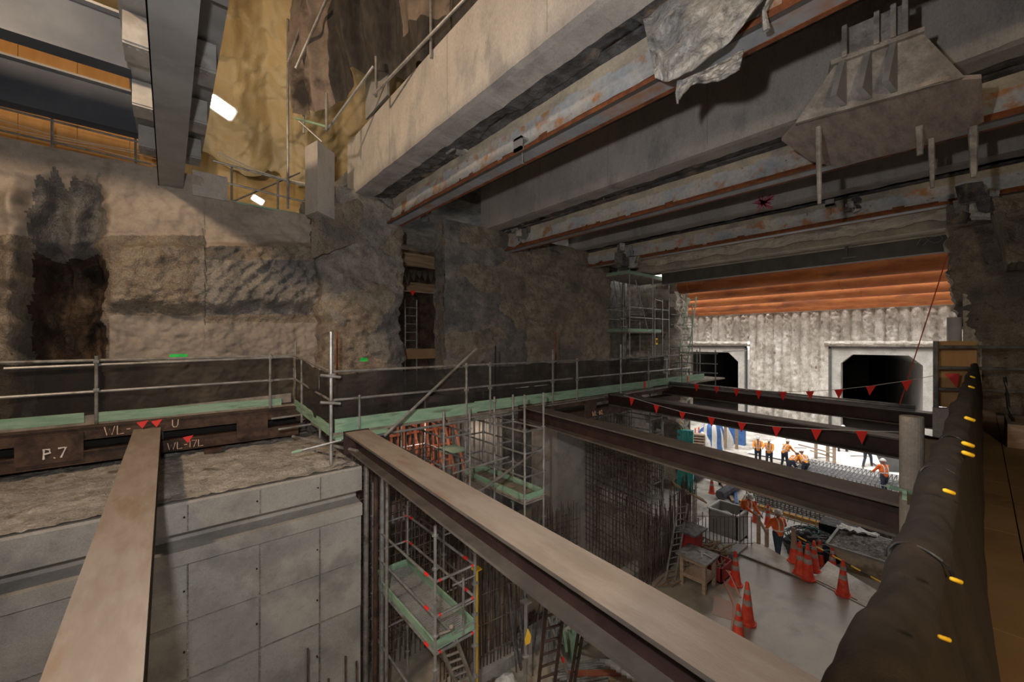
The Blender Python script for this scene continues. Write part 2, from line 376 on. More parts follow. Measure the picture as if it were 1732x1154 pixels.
# ---- the projecting piers of the left wall
def pier(name, pxL, pxR, y0, z0, z1, ymax, mats, seed, jag=.12, top_slope=0, chunks=1.0):
    XL = pt(pxL, 500, Y=y0).x; XR = pt(pxR, 500, Y=y0).x
    mb = MB(); W = XR-XL
    def surf(t, z):  # t along front+sides: 0..1 left return, 1..2 front, 2..3 right return
        j = jag*fbm(z*1.6, seed, 2, 4)+jag*.5*fbm(z*5, seed, 7, 3)
        b = .16*chunks*fbm(t*2.2+seed, z*1.1, seed, 4)+.06*chunks*fbm(t*8+seed, z*6, seed, 4)+.05*chunks*abs(nz(t*W*6, z*6, seed))
        if t < 1: x = XL+jag*1.2*fbm(z*1.7, seed, 4)+b*.5; y = ymax+(y0+.1-ymax)*t
        elif t < 2: s = t-1; x = XL+W*s+(1-s)*jag*1.2*fbm(z*1.7, seed, 4)+s*j; y = y0+b+.12*(abs(s-.5)*2)**6
        else: x = XL+W+j+b*.5; y = y0+.1+(ymax-y0-.1)*(t-2)
        return (x, y, z)
    nzs = max(30, int((z1-z0)/.05))
    nf = max(30, int(W/.05))
    ts = [i/10 for i in range(10)]+[1+i/nf for i in range(nf)]+[2+i/10 for i in range(11)]
    n = len(ts)
    for j in range(nzs+1):
        zz = z0+(z1-z0)*j/nzs
        for t in ts:
            tp = zz
            mb.v.append(surf(t, zz))
    def mi(i, j):
        t = ts[i]; z = z0+(z1-z0)*j/nzs
        qx, qy = proj(surf(t, z))
        if seed == 3.3 and 608 < qx < 620 and 606 < qy < 613: return 2
        return 1 if fbm(t*1.3+seed, z*.6, seed, 3) > .05 else 0
    for j in range(nzs):
        for i in range(n-1):
            a = j*n+i; mb.f.append((a, a+1, a+n+1, a+n)); mb.m.append(mi(i, j))
    mb.box((XL+.05, y0+.3, z1-.25), (XR-.05, ymax, z1-.02), 0)
    return struct(name, mb, mats, smooth=True)
pier('wall_left', 548, 681, 10.75, -1.75, 4.0, 13.2, ['rough_concrete', 'rough_grey', 'spray_green'], 3.3, .16, chunks=1.2)
pier('wall_left', 756, 898, 11.2, -1.75, 3.95, 12.0, ['rough_grey', 'rough_concrete'], 9.1, .08, chunks=.7)
pier('wall_left', 893, 1034, 11.15, -1.75, 3.9, 13.6, ['rough_concrete', 'rough_concrete'], 17.7, .16, chunks=.9)
# jagged wall edge between the recess and the open shaft, and the far lit one
pier('wall_left', 1146, 1166, 9.75, -7.4, 3.2, 13.2, ['pile_wall', 'rough_concrete'], 23.1, .22, chunks=1.3)
mb = MB()
mb.box((15.6, 12.9, -7.4), (20.2, 13.2, 5)); mb.box((5.0, 11.6, -2), (8.2, 17.5, -1.8)); mb.box((4.8, 16.4, -2), (9.6, 16.7, 4), 1); mb.box((9.0, 12.2, -2), (9.3, 16.6, 4), 1)  # dark rock on the gap's back walls paints in its deep shade
mb.box((-9, 11.9, -7.4), (15.8, 12.2, -1.9)); mb.box((-9.2, -3, -8), (-9, 17, 10)); mb.box((-9, 17.9, -2), (20.8, 18, 10.4)); mb.box((4.3, 12, 5), (20.6, 18, 5.4))
struct('wall_back', mb, ['rough_grey', 'dirt_shade_rock'])
mb = MB(); mb.box((20.3, 12.9, -7.4), (20.8, 18.9, 6)); mb.box((20.5, 18.6, -7.4), (39.5, 18.9, 2.6)); struct('wall_side', mb, 'pile_wall')
mb = MB(); mb.box((17.75, -3.5, 3.2), (18.0, 18, 10.4)); struct('wall_gable', mb, 'rough_grey')

# ---- far wall of bored piles with the two tunnel mouths
FX = 38.0
o1 = [pt(1168, 578, X=FX), pt(1270, 578, X=FX)]; o2 = [pt(1397, 580, X=FX), pt(1594, 580, X=FX)]
rY = [(o1[1].y, 22.0, -.05), (o2[1].y, o2[0].y, -.1)]
def far(u, v):
    Y = -2+u*21; Z = -7.4+v*9.75; pitch = .62; k = math.floor(Y/pitch); c = Y/pitch-k-.5
    cyl = .30*math.sqrt(max(0, 1-(c*2)**2*.96)); rag = nz(k*3.1, 1)
    o = -cyl-.10*rag+.05*fbm(Y*3, Z*3, k)+ (.14*fbm(Y*5, Z*5, 7) if (k % 5 in (1, 3) and Z > .2) else 0)
    return (FX+o, Y, Z)
def fskip(u, v):
    Y = -2+u*21; Z = -7.4+v*9.75
    return any(a < Y < b and Z < t for a, b, t in rY)
mb = MB(); mb.grid(420, 110, far, skip=fskip); mb.box((FX-.35, -2, 2.30), (FX+1.2, 19, 2.5)); mb.box((FX+.9, -2, -7.4), (FX+1.0, rY[1][0], 2.3)); mb.box((FX+.9, rY[1][1], -7.4), (FX+1, rY[0][0], 2.3)); mb.box((FX+.9, -2, .1), (FX+1, 19, 2.3))
struct('wall_far', mb, 'pile_wall', smooth=True)
def portal(name, ylo, yhi, zt, tw, cw, label):
    """square frame round a chamfered mouth, lining running back 14 m"""
    zb = -7.4; a, b = ylo+tw, yhi-tw; t = zt-.42
    mb = MB(); x0, x1 = FX-.25, FX+.35
    out = [(ylo, zb), (ylo, zt), (yhi, zt), (yhi, zb)]
    inn = [(a, zb), (a, t-cw), (a+cw, t), (b-cw, t), (b, t-cw), (b, zb)]
    # frame as quads
    def q(P): mb.prism([(x0, y, z) for y, z in P], (x1-x0, 0, 0))
    q([out[0], out[1], (ylo, t-cw), ]) if 0 else None
    q([(ylo, zb), (a, zb), (a, t-cw), (ylo, t-cw)]); q([(b, zb), (yhi, zb), (yhi, t-cw), (b, t-cw)])
    q([(ylo, t-cw), (a, t-cw), (a+cw, t), (a+cw, zt), (ylo, zt)]); q([(b, t-cw), (yhi, t-cw), (yhi, zt), (b-cw, zt), (b-cw, t)])
    q([(a+cw, t), (b-cw, t), (b-cw, zt), (a+cw, zt)])
    f = struct(name, mb, 'portal_concrete')
    mb = MB(); P0 = [(x1-.02, y, z) for y, z in inn]; P1 = [(x1+45, y+9.0, z) for y, z in inn]; n = len(inn)
    mb.add(P0+P1, [(i, (i+1) % n, n+(i+1) % n, n+i) for i in range(n)]+[tuple(range(n, 2*n))])
    struct('tunnel_lining', mb, 'tunnel_lining', parent=f)
    mb = MB()  # dark seal strip and the chunky collar outside the frame
    mb.box((x0-.1, ylo-.12, zb), (x0+.1, ylo, zt+.1)); mb.box((x0-.1, yhi, zb), (x0+.1, yhi+.16, zt+.1)); mb.box((x0-.1, ylo-.12, zt), (x0+.12, yhi+.16, zt+.16))
    struct('seal_strip', mb, 'dark_grey_steel', parent=f)
    mb = MB()
    mb.grid(60, 6, lambda u, v: (x0-.10-.22*math.sin(math.pi*v)-.05*fbm(u*20, v*3), ylo-.3+u*(yhi-ylo+.7), zt+.20+.36*v+.05*fbm(u*15, v*2, 5)))
    mb.box((x0-.12, yhi+.16, zb), (x0+.2, yhi+.42, zt+.2)); mb.box((x0-.1, ylo-.3, zt+.14), (x0+.2, yhi+.42, zt+.3))
    struct('collar', mb, 'pile_wall', parent=f, smooth=False)
    return f
y2 = (pt(1582, 600, X=FX).y, pt(1412, 600, X=FX).y)
portal('door_1', y2[0]-.0, y2[1]+.15, pt(1450, 590, X=FX).z, .55, .65, '')
y1 = (pt(1262, 600, X=FX).y, pt(1155, 600, X=FX).y+2.2)
portal('door_2', y1[0], y1[1], pt(1220, 588, X=FX).z, .55, .8, '')

# ---- right side
mb = MB()
def rs(u, v):
    Z = -2+v*5.9; ed = pt(1604, 500, X=14.6).y
    py = proj((14.6, ed, Z))[1]
    px = 1603+(8 if py > 470 else 0)+34*sstep(500, 600, py)+9*nz(py*.05, 2)+6*nz(py*.16, 5)
    e = pt(px, py, X=14.6).y
    Y = e+(-5-e)*u
    return (14.6-.10*fbm(Y*2, Z*2, 4)-.05*fbm(Y*7, Z*7)+.25*max(0, 1-u*12)**2, Y, Z)
mb.grid(90, 120, rs)
def rs2(u, v):
    x, y, z = rs(0, v); return (x+u*1.1, y+.08*nz(u*4, z*3)+.05*u, z)
mb.grid(10, 120, rs2, 1)
struct('wall_right', mb, ['rough_concrete', 'pile_wall'], smooth=True)
mb = MB()   # corbel lump hanging at the top right, and the lintel above the opening
def lump(u, v):
    px = 1672+u*120; bot = 348+(96 if px > 1700 else 96*sstep(1672, 1712, px))+6*nz(px*.1, 2)
    py = 335+v*(bot-335); p = pt(px, py, X=12.6+.25*fbm(px*.02, py*.03)); return p
mb.grid(40, 40, lump)
mb.grid(10, 40, lambda u, v: Vector(lump(0, v))+Vector((u*1.4, .0, 0)))
mb.grid(40, 10, lambda u, v: Vector(lump(u, 1))+Vector((v*1.4, 0, 0)))
struct('wall_right', mb, 'rough_concrete', smooth=True)
mb = MB(); mb.box((14.0, -2.2, 2.75), (14.9, .55, 4.2)); mb.box((14.0, -6, 3.4), (14.9, .5, 5)); struct('trim_2', mb, 'rough_concrete')
mb = MB(); mb.box((13.6, -1.5, -7.4), (39.5, -1.2, 2.6)); mb.box((14.7, .0, -2), (15.2, .3, 2)); struct('wall_right', mb, 'pile_wall')
mb = MB(); mb.box((-9, -.8, -7.4), (13.6, -.6, -1.75)); mb.box((-9, -3.6, -2), (18, -3.4, 10.4)); struct('wall_right', mb, 'rough_grey')
# walkway floor on the right with its sheet joints
wk = MB()
for i in range(9):
    x0 = -2+i*1.83
    wk.box((x0+.004, -.20+.004, -1.66), (x0+1.826, .06, -1.6)); wk.box((x0+.004-.9, -1.42, -1.66), (x0+.926, -.204, -1.6)); wk.box((x0+.004, -3.4, -1.66), (x0+1.826, -1.424, -1.6))
wk.box((-9, -3.4, -1.8), (14.6, .25, -1.665), 1)
struct('floor', wk, ['walk_ply', 'dark_grey_steel'])
# ---- roof over the covered part: slab over the beams, tarpaulin shed over the left wall
mb = MB(); mb.box((4.6, -3.4, 5.4), (18, 12.4, 5.75)); struct('ceiling', mb, 'rough_grey')
def tentroof(u, v):
    X = -9+u*27; Y = 12-v*16+6; s = 10.2-.05*(Y-2)+.5*math.sin(X*1.1)*.3
    return (X, Y, s+.12*fbm(X, Y, 2))
mb = MB(); mb.grid(60, 40, lambda u, v: (-9+u*27, -3.6+v*22, 10.3-.25*abs(math.sin((-9+u*27)*.8))-.0*v+.15*fbm(u*12, v*9)))
struct('ceiling', mb, 'gold_tarp', smooth=True)
# tent end wall of golden sheet behind the left wall, hanging in folds
def tentwall(u, v):
    X = -9+u*16; Z = 2.9+v*7.6
    return (X, 16.9+.10*math.sin(X*3+2*nz(Z*.6, X*.4))*(1-v*.5)+.35*fbm(X*.5, Z*.5, 1)+.22*abs(fbm(X*1.6, Z*.5, 6))+.9*v*0, Z)
mb = MB(); mb.grid(120, 60, tentwall); struct('wall_shed', mb, 'gold_tarp', smooth=True)
def tentslope(u, v):
    p = Vector((.6+u*9, 16.6-v*6.5, 6.2+v*3.6)); return p+Vector((.15*fbm(u*5, v*4, 3), .2*fbm(u*6, v*3, 8), .30*fbm(u*8, v*6)-.35*abs(math.sin(u*math.pi*4+v*2))-.12*abs(fbm(u*22, v*5, 4))))
mb = MB(); mb.grid(140, 80, tentslope); struct('ceiling', mb, 'gold_tarp', smooth=True)

# ================================================================== CONCRETE BLOCK WALL, lower left
cw = MB(); XR = 2.62
prof = [(12.0, -2.22), (7.22, -2.24), (7.2, -2.27), (7.2, -2.66), (7.5, -2.665), (7.5, -2.86), (7.17, -2.90), (7.17, -3.10), (7.24, -3.13), (7.24, -3.93), (7.25, -3.94), (7.25, -4.74), (7.27, -4.75), (7.27, -7.4), (12, -7.4)]
def cwrow(x): return [(x, y, z) for y, z in prof]
xs = [-9, XR]
for i, x in enumerate(xs): cw.v += cwrow(x)
n = len(prof)
for k in range(n): cw.f.append((k, (k+1) % n, n+(k+1) % n, n+k)); cw.m.append(0)
cw.f.append(tuple(range(n))[::-1]); cw.m.append(0); cw.f.append(tuple(range(n, 2*n))); cw.m.append(0)
# panel joints and tie holes (sunk marks)
for i in range(-8, 4):
    x = .2+.865*i
    if x > XR: continue
    cw.box((x-.009, 7.192, -2.65), (x+.009, 7.21, -2.29), 1)
    cw.box((x-.011, 7.232, -7.3), (x+.011, 7.275, -3.14), 1)
    for z in (-2.45, -3.5, -4.35, -5.3, -6.1): cw.tube((x-.04, 7.185 if z > -3 else 7.228, z), (x-.04, 7.28, z), .013, n=8, mi=2)
for z in (-3.935, -4.745): cw.box((-9, 7.236, z-.006), (XR-.02, 7.262, z+.006), 1)
struct('wall_left', cw, ['pale_concrete', 'rough_grey', 'black'])
# scabbled top skin of that wall
mb = MB(); mb.grid(220, 90, lambda u, v: (-8.9+u*11.45, 7.24+v*4.6, -2.245+.035+.05*fbm(u*30, v*12, 0, 5)*sstep(0, .06, v)+.03*fbm(u*90, v*40)))
struct('trim_3', mb, 'scraped_top', smooth=True)

# ================================================================== STEEL STRUTS ACROSS THE PIT
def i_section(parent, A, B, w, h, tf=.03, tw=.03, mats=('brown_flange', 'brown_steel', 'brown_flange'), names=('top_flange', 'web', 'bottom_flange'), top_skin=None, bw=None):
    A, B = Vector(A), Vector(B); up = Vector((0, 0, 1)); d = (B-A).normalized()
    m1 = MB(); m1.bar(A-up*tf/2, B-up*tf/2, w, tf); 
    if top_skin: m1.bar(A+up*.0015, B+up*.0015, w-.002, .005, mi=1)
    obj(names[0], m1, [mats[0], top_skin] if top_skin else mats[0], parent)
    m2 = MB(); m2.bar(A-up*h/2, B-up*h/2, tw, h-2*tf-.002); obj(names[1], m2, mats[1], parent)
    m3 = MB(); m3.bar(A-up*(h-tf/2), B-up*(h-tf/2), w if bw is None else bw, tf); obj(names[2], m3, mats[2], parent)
ZT = -1.6
struts = [((-.30, 10.05), (-.27, .4), 'brown steel strut at lower left above the panelled concrete wall, tan dusty, lit-painted top'),
          ((2.53, 7.2), (2.12, .3), 'long brown steel strut running from the guardrail corner to the lower right'),
          ((6.72, 7.35), (5.62, .35), 'brown steel strut ending behind the short round post, in front of the workers'),
          ((10.3, 7.3), (9.2, .35), 'brown steel strut with the lower string of red flags hung along it'),
          ((14.0, 7.6), (12.9, .45), 'farthest brown steel strut, with a pale pipe lying on its top')]
for i, (a, b, lab) in enumerate(struts):
    t = thing('steel_strut', lab, 'steel beam', (a[0], a[1], ZT-.34))
    A = (a[0], a[1], ZT); B = (b[0], b[1], ZT)
    i_section(t, A, B, .40 if i else .37, .34, top_skin='dusty_lit_top' if i < 2 else None, bw=.29 if i == 1 else None)
    e = MB(); e.box((a[0]-.22, a[1], ZT-.38), (a[0]+.22, a[1]+.03, ZT+.02)); obj('end_plate', e, 'brown_steel', t)
    if i == 4:
        pass
A, B = Vector((14.05, 7.5, ZT+.06)), Vector((13.1, 1.0, ZT+.06))
t = MB(); t.tube(A, B, .055, n=12); single('steel_pipe', t, 'galv', 'pale grey pipe lying along the top of the farthest strut', 'pipe', smooth=True)

# ================================================================== BROWN WALERS
def strokes(text_pts, fn, r, mb):
    for s in text_pts:
        mb.path([fn(*p) for p in s], r, 5)
G = {'W': [[(0, 1), (.2, 0), (.42, .75), (.62, 0), (.85, 1)]], 'L': [[(0, 1), (0, 0), (.55, .05)]], '-': [[(0, .5), (.35, .5)]],
     '1': [[(.1, 1), (.1, 0)]], '7': [[(0, .95), (.55, 1), (.2, 0)]], 'U': [[(0, 1), (0, .3), (.12, .02), (.4, .02), (.55, .3), (.6, 1)]],
     'P': [[(.1, 0), (.12, 1), (.5, .95), (.55, .6), (.12, .5)]], '.': [[(.05, 0), (.1, .05)]], '6': [[(.5, 1), (.1, .6), (.05, .2), (.3, 0), (.5, .25), (.1, .45)]],
     'C': [[(.55, .9), (.2, 1), (0, .5), (.2, 0), (.55, .1)]], 'Z': [[(0, 1), (.6, 1), (0, 0), (.65, 0)]], 'R': [[(0, 0), (0, 1), (.5, .9), (.5, .6), (0, .5), (.6, 0)]], 'D': [[(0, 0), (0, 1), (.5, .8), (.55, .3), (0, 0)]]}
def write(txt, fn, size, r, mb, gap=.22):
    u = 0
    for c in txt:
        if c in G:
            strokes(G[c], lambda a, b: fn(u+a*size, b*size), r, mb); u += (max(p[0] for s in G[c] for p in s)+gap)*size
    return mb
wl = thing('waler_beam', 'rusty brown double waler under the left guardrail, chalked with letters', 'steel beam', (-1.5, 10.1, -2.08))
Yw = 9.92
for nm, z0, z1 in (('upper_chord', -1.68, -1.46), ('lower_chord', -2.08, -1.86)):
    m = MB(); m.box((-6, Yw, z0), (2.2, Yw+.35, z1)); m.box((-6, Yw-.03, z1-.02), (2.2, Yw, z1)); m.box((-6, Yw-.03, z0), (2.2, Yw, z0+.02)); uc = obj(nm, m, 'waler_steel', wl)
for x0, x1 in ((-1.85, -1.1), (1.05, 1.6), (-5.2, -4.4)):
    m = MB(); m.box((x0, Yw-.045, -2.0), (x1, Yw-.005, -1.55)); obj('cover_plate', m, 'waler_steel', wl)
m = MB(); m.box((-6, Yw+.3, -1.86), (2.2, Yw+.33, -1.68)); obj('slot_shade', m, 'black', wl)  # black sheet painting the shade in the opening between the chords
m = MB(); write('WL-', lambda u, v: (-.85+u, Yw-.052, -1.64+v), .15, .008, m); write('U', lambda u, v: (.05+u, Yw-.052, -1.62+v), .14, .008, m)
write('WL-17L', lambda u, v: (-.02+u, Yw-.052, -2.04+v), .13, .007, m); obj('chalk_writing', m, 'chalk', uc, label='chalk letters on the waler')
m = MB(); write('P.7', lambda u, v: (-1.56+u, Yw-.055, -1.92+v), .16, .016, m); obj('painted_mark', m, 'chalk_white', wl, label='white painted mark P.7')
w2 = thing('waler_beam', 'rusty brown double waler under the middle walkway, between the third and fourth struts', 'steel beam', (9, 7.5, -2.2))
for nm, z0, z1 in (('upper_chord', -1.80, -1.68), ('lower_chord', -2.22, -1.98)):
    m = MB(); m.box((6.9, 7.35, z0), (14.6, 7.7, z1)); obj(nm, m, 'waler_steel', w2)
for x in (7.2, 9.0, 11.4): m = MB(); m.box((x, 7.31, -2.2), (x+.5, 7.35, -1.7)); obj('cover_plate', m, 'waler_steel', w2)
m = MB(); write('WL-16L', lambda u, v: (9.3+u, 7.31, -2.17+v), .13, .007, m); obj('chalk_writing', m, 'chalk', w2)
m = MB(); m.box((.52, 9.8, -2.2), (.8, 9.95, -2.12)); single('steel_packer', m, 'waler_steel', 'small rusty steel packer under the left waler on the scabbled concrete', 'packer')

# ================================================================== CEILING: CONCRETE BEAMS AND RUSTED GIRDERS
def rough_end(mb, x0, x1, y, z0, z1, s):
    pass
names3 = [('nearest', 3.72, 4.62), ('second', 8.38, 9.25), ('third', 13.0, 13.7)]
clab = ['pale concrete ceiling beam nearest the camera, broad face lit warm at its left end',
        'concrete ceiling beam crossed by the ragged brown shadow, behind the first rusted girder',
        'shadowed concrete ceiling beam with a pink spray mark, behind the hanging bracket']
for i, (nm, x0, x1) in enumerate(names3):
    yend = 11.3 if i == 0 else 11.5
    mb = MB(); zb = 3.9 if i < 2 else 3.85
    def beam(u, v):   # ragged lower edge
        return 0
    ny = 150
    prof = [(x0, 5.4), (x0, zb), (x1, zb+.02), (x1, 5.4)]
    for j in range(ny+1):
        y = -3.3+(yend+3.3)*j/ny; rg = .03*max(0, fbm(y*1.3, i*9, 2, 4))
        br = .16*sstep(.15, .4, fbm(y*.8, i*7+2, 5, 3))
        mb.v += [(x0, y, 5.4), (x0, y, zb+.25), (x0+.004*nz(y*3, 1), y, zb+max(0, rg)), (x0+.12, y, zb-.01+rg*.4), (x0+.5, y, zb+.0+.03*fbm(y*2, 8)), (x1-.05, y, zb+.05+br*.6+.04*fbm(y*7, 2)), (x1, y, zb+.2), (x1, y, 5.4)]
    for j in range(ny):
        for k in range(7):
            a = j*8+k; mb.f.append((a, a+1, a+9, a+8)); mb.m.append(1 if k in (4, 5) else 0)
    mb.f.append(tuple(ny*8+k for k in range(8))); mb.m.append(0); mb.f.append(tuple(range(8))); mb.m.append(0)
    if i < 2:
        for y in ([1.2+2.45*q for q in range(5)]): mb.box((x0-.003, y, 4.0), (x0+.004, y+.012, 5.38), 2)
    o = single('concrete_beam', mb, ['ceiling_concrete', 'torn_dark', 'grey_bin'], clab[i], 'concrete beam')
    if i == 2:
        m = MB()
        c = pt(1290, 343, X=x0-.01)
        for k in range(26):
            a = random.random()*6.28; l = random.uniform(.12, .36)
            m.bar((x0-.006, c.y+random.uniform(-.05, .05), c.z+random.uniform(-.05, .05)), (x0-.006, c.y+l*math.cos(a), c.z+l*.8*math.sin(a)), .03, .004, up=(1, 0, 0))
        obj('spray_mark', m, 'spray_pink', o)
# girders
glab = ['rusted steel girder with peeling white paint under the nearest concrete beam', 'rusted steel girder running behind the first, its right end under the hanging bracket', 'rusted steel girder at the back of the ceiling above the pipes']
for i, (gx, zb, zt) in enumerate([(4.80, 3.28, 4.0), (9.45, 3.28, 3.92), (14.0, 3.22, 3.85)]):
    t = thing('rusted_girder', glab[i], 'steel girder', (gx, 4, zb))
    y1 = 10.9 if i == 0 else 11.4; y0 = -3.2
    # web with dented sheet skin
    m = MB()
    def web(u, v, s=-1):
        y = y0+(y1-y0)*u; z = zb+.03+(zt-zb-.03)*v
        return (gx+s*.03+s*.035*fbm(y*1.2, z*2.5, i*5, 4)+s*.10*(1-v)**3, y, z)
    m.grid(200, 14, web, lambda u, v: 1 if v < .10+.14*nz(u*40, 3)+.05 else (2 if v > .74+.1*nz(u*30, 8) else 0))  # cream slot puts the lit upper web into the colour
    m.grid(60, 4, lambda u, v: web(u, v, 1), 0)
    obj('web', m, ['rust_white', 'rust_edge', 'cream_strip'], t, smooth=True)
    m = MB(); m.box((gx-.20, y0, zb-.02), (gx+.20, y1, zb+.02)); m.box((gx-.206, y0, zb-.024), (gx-.198, y1, zb+.03), 1); m.box((gx+.13, y0, zb-.026), (gx+.206, y1, zb+.03), 1)
    m.box((gx-.20, y0, zb-.022), (gx-.12, y1, zb-.019), 2)
    obj('bottom_flange', m, ['flange_blue', 'rust_edge', 'dark_grey_steel'], t)
    m = MB(); m.box((gx-.2, y0, zt), (gx+.2, y1, zt+.04)); obj('top_flange', m, 'torn_dark', t)
# flat clamps gripping the girders
def clamp(x, y, z, lab, s=1):
    t = thing('girder_clamp', lab, 'clamp', (x, y, z))
    m = MB(); m.box((x-.12*s, y-.10*s, z-.08*s), (x+.10*s, y+.10*s, z-.03*s)); m.box((x-.12*s, y-.10*s, z-.08*s), (x-.08*s, y+.1*s, z+.14*s)); m.box((x-.12*s, y-.1*s, z+.10*s), (x+.04*s, y+.1*s, z+.14*s)); obj('jaw', m, 'plate_grey', t)
    m = MB(); m.tube((x, y, z-.28*s), (x, y, z-.03*s), .012*s); m.tube((x-.04*s, y, z-.26*s), (x+.04*s, y, z-.26*s), .01*s); obj('screw', m, 'galv', t)
p = pt(888, 252, X=4.72); clamp(4.66, p.y, p.z, 'small steel clamp hanging under the flange of the nearest rusted girder')
p = pt(1023, 325, X=9.3); clamp(9.25, p.y, p.z+.05, 'small steel clamp on the second rusted girder near its left end')
p = pt(1405, 345, X=13.8); clamp(13.8, p.y, p.z, 'small steel clamp on the farthest rusted girder under the bracket rods')
# white bracket on first girder
p = pt(780, 245, X=4.6)
m = MB(); m.box((4.35, p.y-.02, p.z-.12), (4.75, p.y+.22, p.z+.14)); m.box((4.4, p.y-.1, p.z+.1), (4.75, p.y+.3, p.z+.16)); m.box((4.38, p.y-.05, p.z-.17), (4.42, p.y+.25, p.z-.1)); single('seat_bracket', m, 'torn_metal', 'whitish box bracket sticking out of the nearest rusted girder', 'bracket')
# torn sheet metal hanging from the first girder
def torn(name, pxs, X, drop, lab, seed, bulge=.35):
    """ragged sheet between an upper and a lower polyline given in the X plane"""
    up, lo = pxs; mb = MB(); n = 46
    def at(pl, t):
        s = t*(len(pl)-1); k = min(int(s), len(pl)-2); f = s-k
        return pl[k][0]+(pl[k+1][0]-pl[k][0])*f, pl[k][1]+(pl[k+1][1]-pl[k][1])*f
    def g(u, v):
        a = at(up, u); b = at(lo, u); px = a[0]+(b[0]-a[0])*v; py = a[1]+(b[1]-a[1])*v+3*nz(u*9, seed)*v
        return pt(px, py, X=X-bulge*math.sin(math.pi*min(1, v*1.1)*.8)*(.6+.5*nz(u*4, v*3, seed))-.05*fbm(u*9, v*7, seed))
    mb.grid(n, 26, g)
    # give it thickness
    k = len(mb.v); f0 = list(mb.f)
    mb.v += [(x+.012, y, z) for x, y, z in mb.v]; mb.f += [tuple(i+k for i in f) for f in f0]; mb.m += [0]*len(f0)
    return single(name, mb, 'torn_metal', lab, 'torn metal sheet', smooth=True)
torn('torn_sheet', ([(1085, 20), (1130, -10), (1200, -40), (1285, -60), (1330, -60)], [(1108, 132), (1130, 138), (1170, 118), (1232, 72), (1290, 0)]), 4.45, 0, 'crumpled sheet of torn metal draped over the nearest rusted girder', 2.2)
torn('torn_sheet', ([(1148, 138), (1190, 118), (1225, 102), (1258, 82)], [(1144, 172), (1170, 142), (1215, 138), (1250, 118)]), 4.62, 0, 'small ragged metal flap curling below the crumpled torn sheet', 5.2, .08)
m = MB(); q0 = pt(1150, 138, X=4.6); q1 = pt(1146, 175, X=4.55); m.path([q0, q0.lerp(q1, .5)+Vector((0, .02, 0)), q1], [.035, .022, .012], 6); single('metal_strip', m, 'torn_metal', 'thin curled metal strip hanging at the left of the small ragged flap', 'metal strip')
q0 = pt(1302, -6, X=4.5); q1 = pt(1296, 52, X=4.5); m = MB(); m.path([q0, q0.lerp(q1, .4)+Vector((-.03, .03, 0)), q1], [.03, .02, .035], 6); single('metal_strip', m, 'torn_metal', 'bent metal strip hanging at the top right of the crumpled torn sheet', 'metal strip')
# rubble knots where beams meet the piers
def knot(px, py, X, r, lab, matn='torn_dark', seed=1):
    c = pt(px, py, X=X); mb = MB()
    for k in range(9):
        rr = Vector((random.uniform(-1, 1), random.uniform(-1, 1), random.uniform(-1, 1)))*r*.8
        a = random.random()*6; s = r*random.uniform(.35, .8)
        q = c+rr; P = [q+Vector((math.cos(a+b)*s*random.uniform(.5, 1), math.sin(a+b)*s*random.uniform(.5, 1), zz*s*random.uniform(.4, .9))) for zz in (-1, 1) for b in (0, 1.57, 3.14, 4.71)]
        mb.hexa(P, k % 3)
    return single('broken_packing', mb, ['torn_dark', 'torn_metal', 'rough_grey'], lab, 'rubble')
knot(655, 350, 4.9, .32, 'dark knot of broken packing where the nearest girder meets the left pier')
knot(718, 355, 5.4, .3, 'splintered packing right of the nearest girder end')
knot(878, 388, 9.2, .36, 'dark broken packing hanging where the second girder meets the middle pier')
knot(1062, 430, 13.6, .42, 'dark broken packing where the farthest girder meets the right end of the piers')
knot(1650, 350, 12.9, .35, 'dark clump of broken packing at upper right beside the rough corbel')
knot(1440, 345, 13.2, .16, 'small lump of packing on the farthest girder at the bracket rod tips')
# soffit strips of broken plaster in front of the third beam
mb = MB()
def sof(u, v):
    y = -.5+u*11.6; return (14.5+v*1.6, y, 3.55-.25*v+.10*fbm(y*1.4, v*3, 3, 4)+.04*fbm(y*6, v*9))
mb.grid(120, 14, sof); mb.box((16.4, -.6, 3.15), (17.2, 11.4, 4.4)); struct('ceiling', mb, 'cream_strip')
# grey channel beam with scrawled mark, pale top edge
Xg = 17.3
t = thing('channel_beam', 'dark grey steel beam spanning just above the rust coloured pipes, scrawl at its right end', 'steel beam', (Xg, 5, 2.6))
zA, zB = pt(1598, 424, X=Xg).z, pt(1600, 397, X=Xg).z; yl, yr = 9.6, pt(1599, 400, X=Xg).y-.7
m = MB(); m.box((Xg, yr, zA), (Xg+.02, yl, zB)); obj('web', m, 'dark_grey_steel', t)
m = MB(); m.box((Xg, yr, zA-.02), (Xg+.3, yl, zA)); obj('bottom_flange', m, 'dark_grey_steel', t)
m = MB(); m.box((Xg-.03, yr, zB), (Xg+.3, yl, zB+.09)); obj('top_edge', m, 'pale_edge', t, label='pale top edge strip')
m = MB(); cc = pt(1555, 416, X=Xg); sc = .20
def gf(u, v): return (Xg-.012, cc.y+.1-u, cc.z+v)
for s in ([[(0, 1), (.5, .95), (.1, 0)], [(.75, .9), (.95, .5), (.6, 0)], [(1.3, .9), (.95, .5), (1.35, .1), (1.75, .15), (1.95, .6), (1.7, .9), (1.3, .8)]]): m.path([gf(a*.3, b*.26) for a, b in s], .011, 5)
obj('chalk_scrawl', m, 'plate_grey', t)
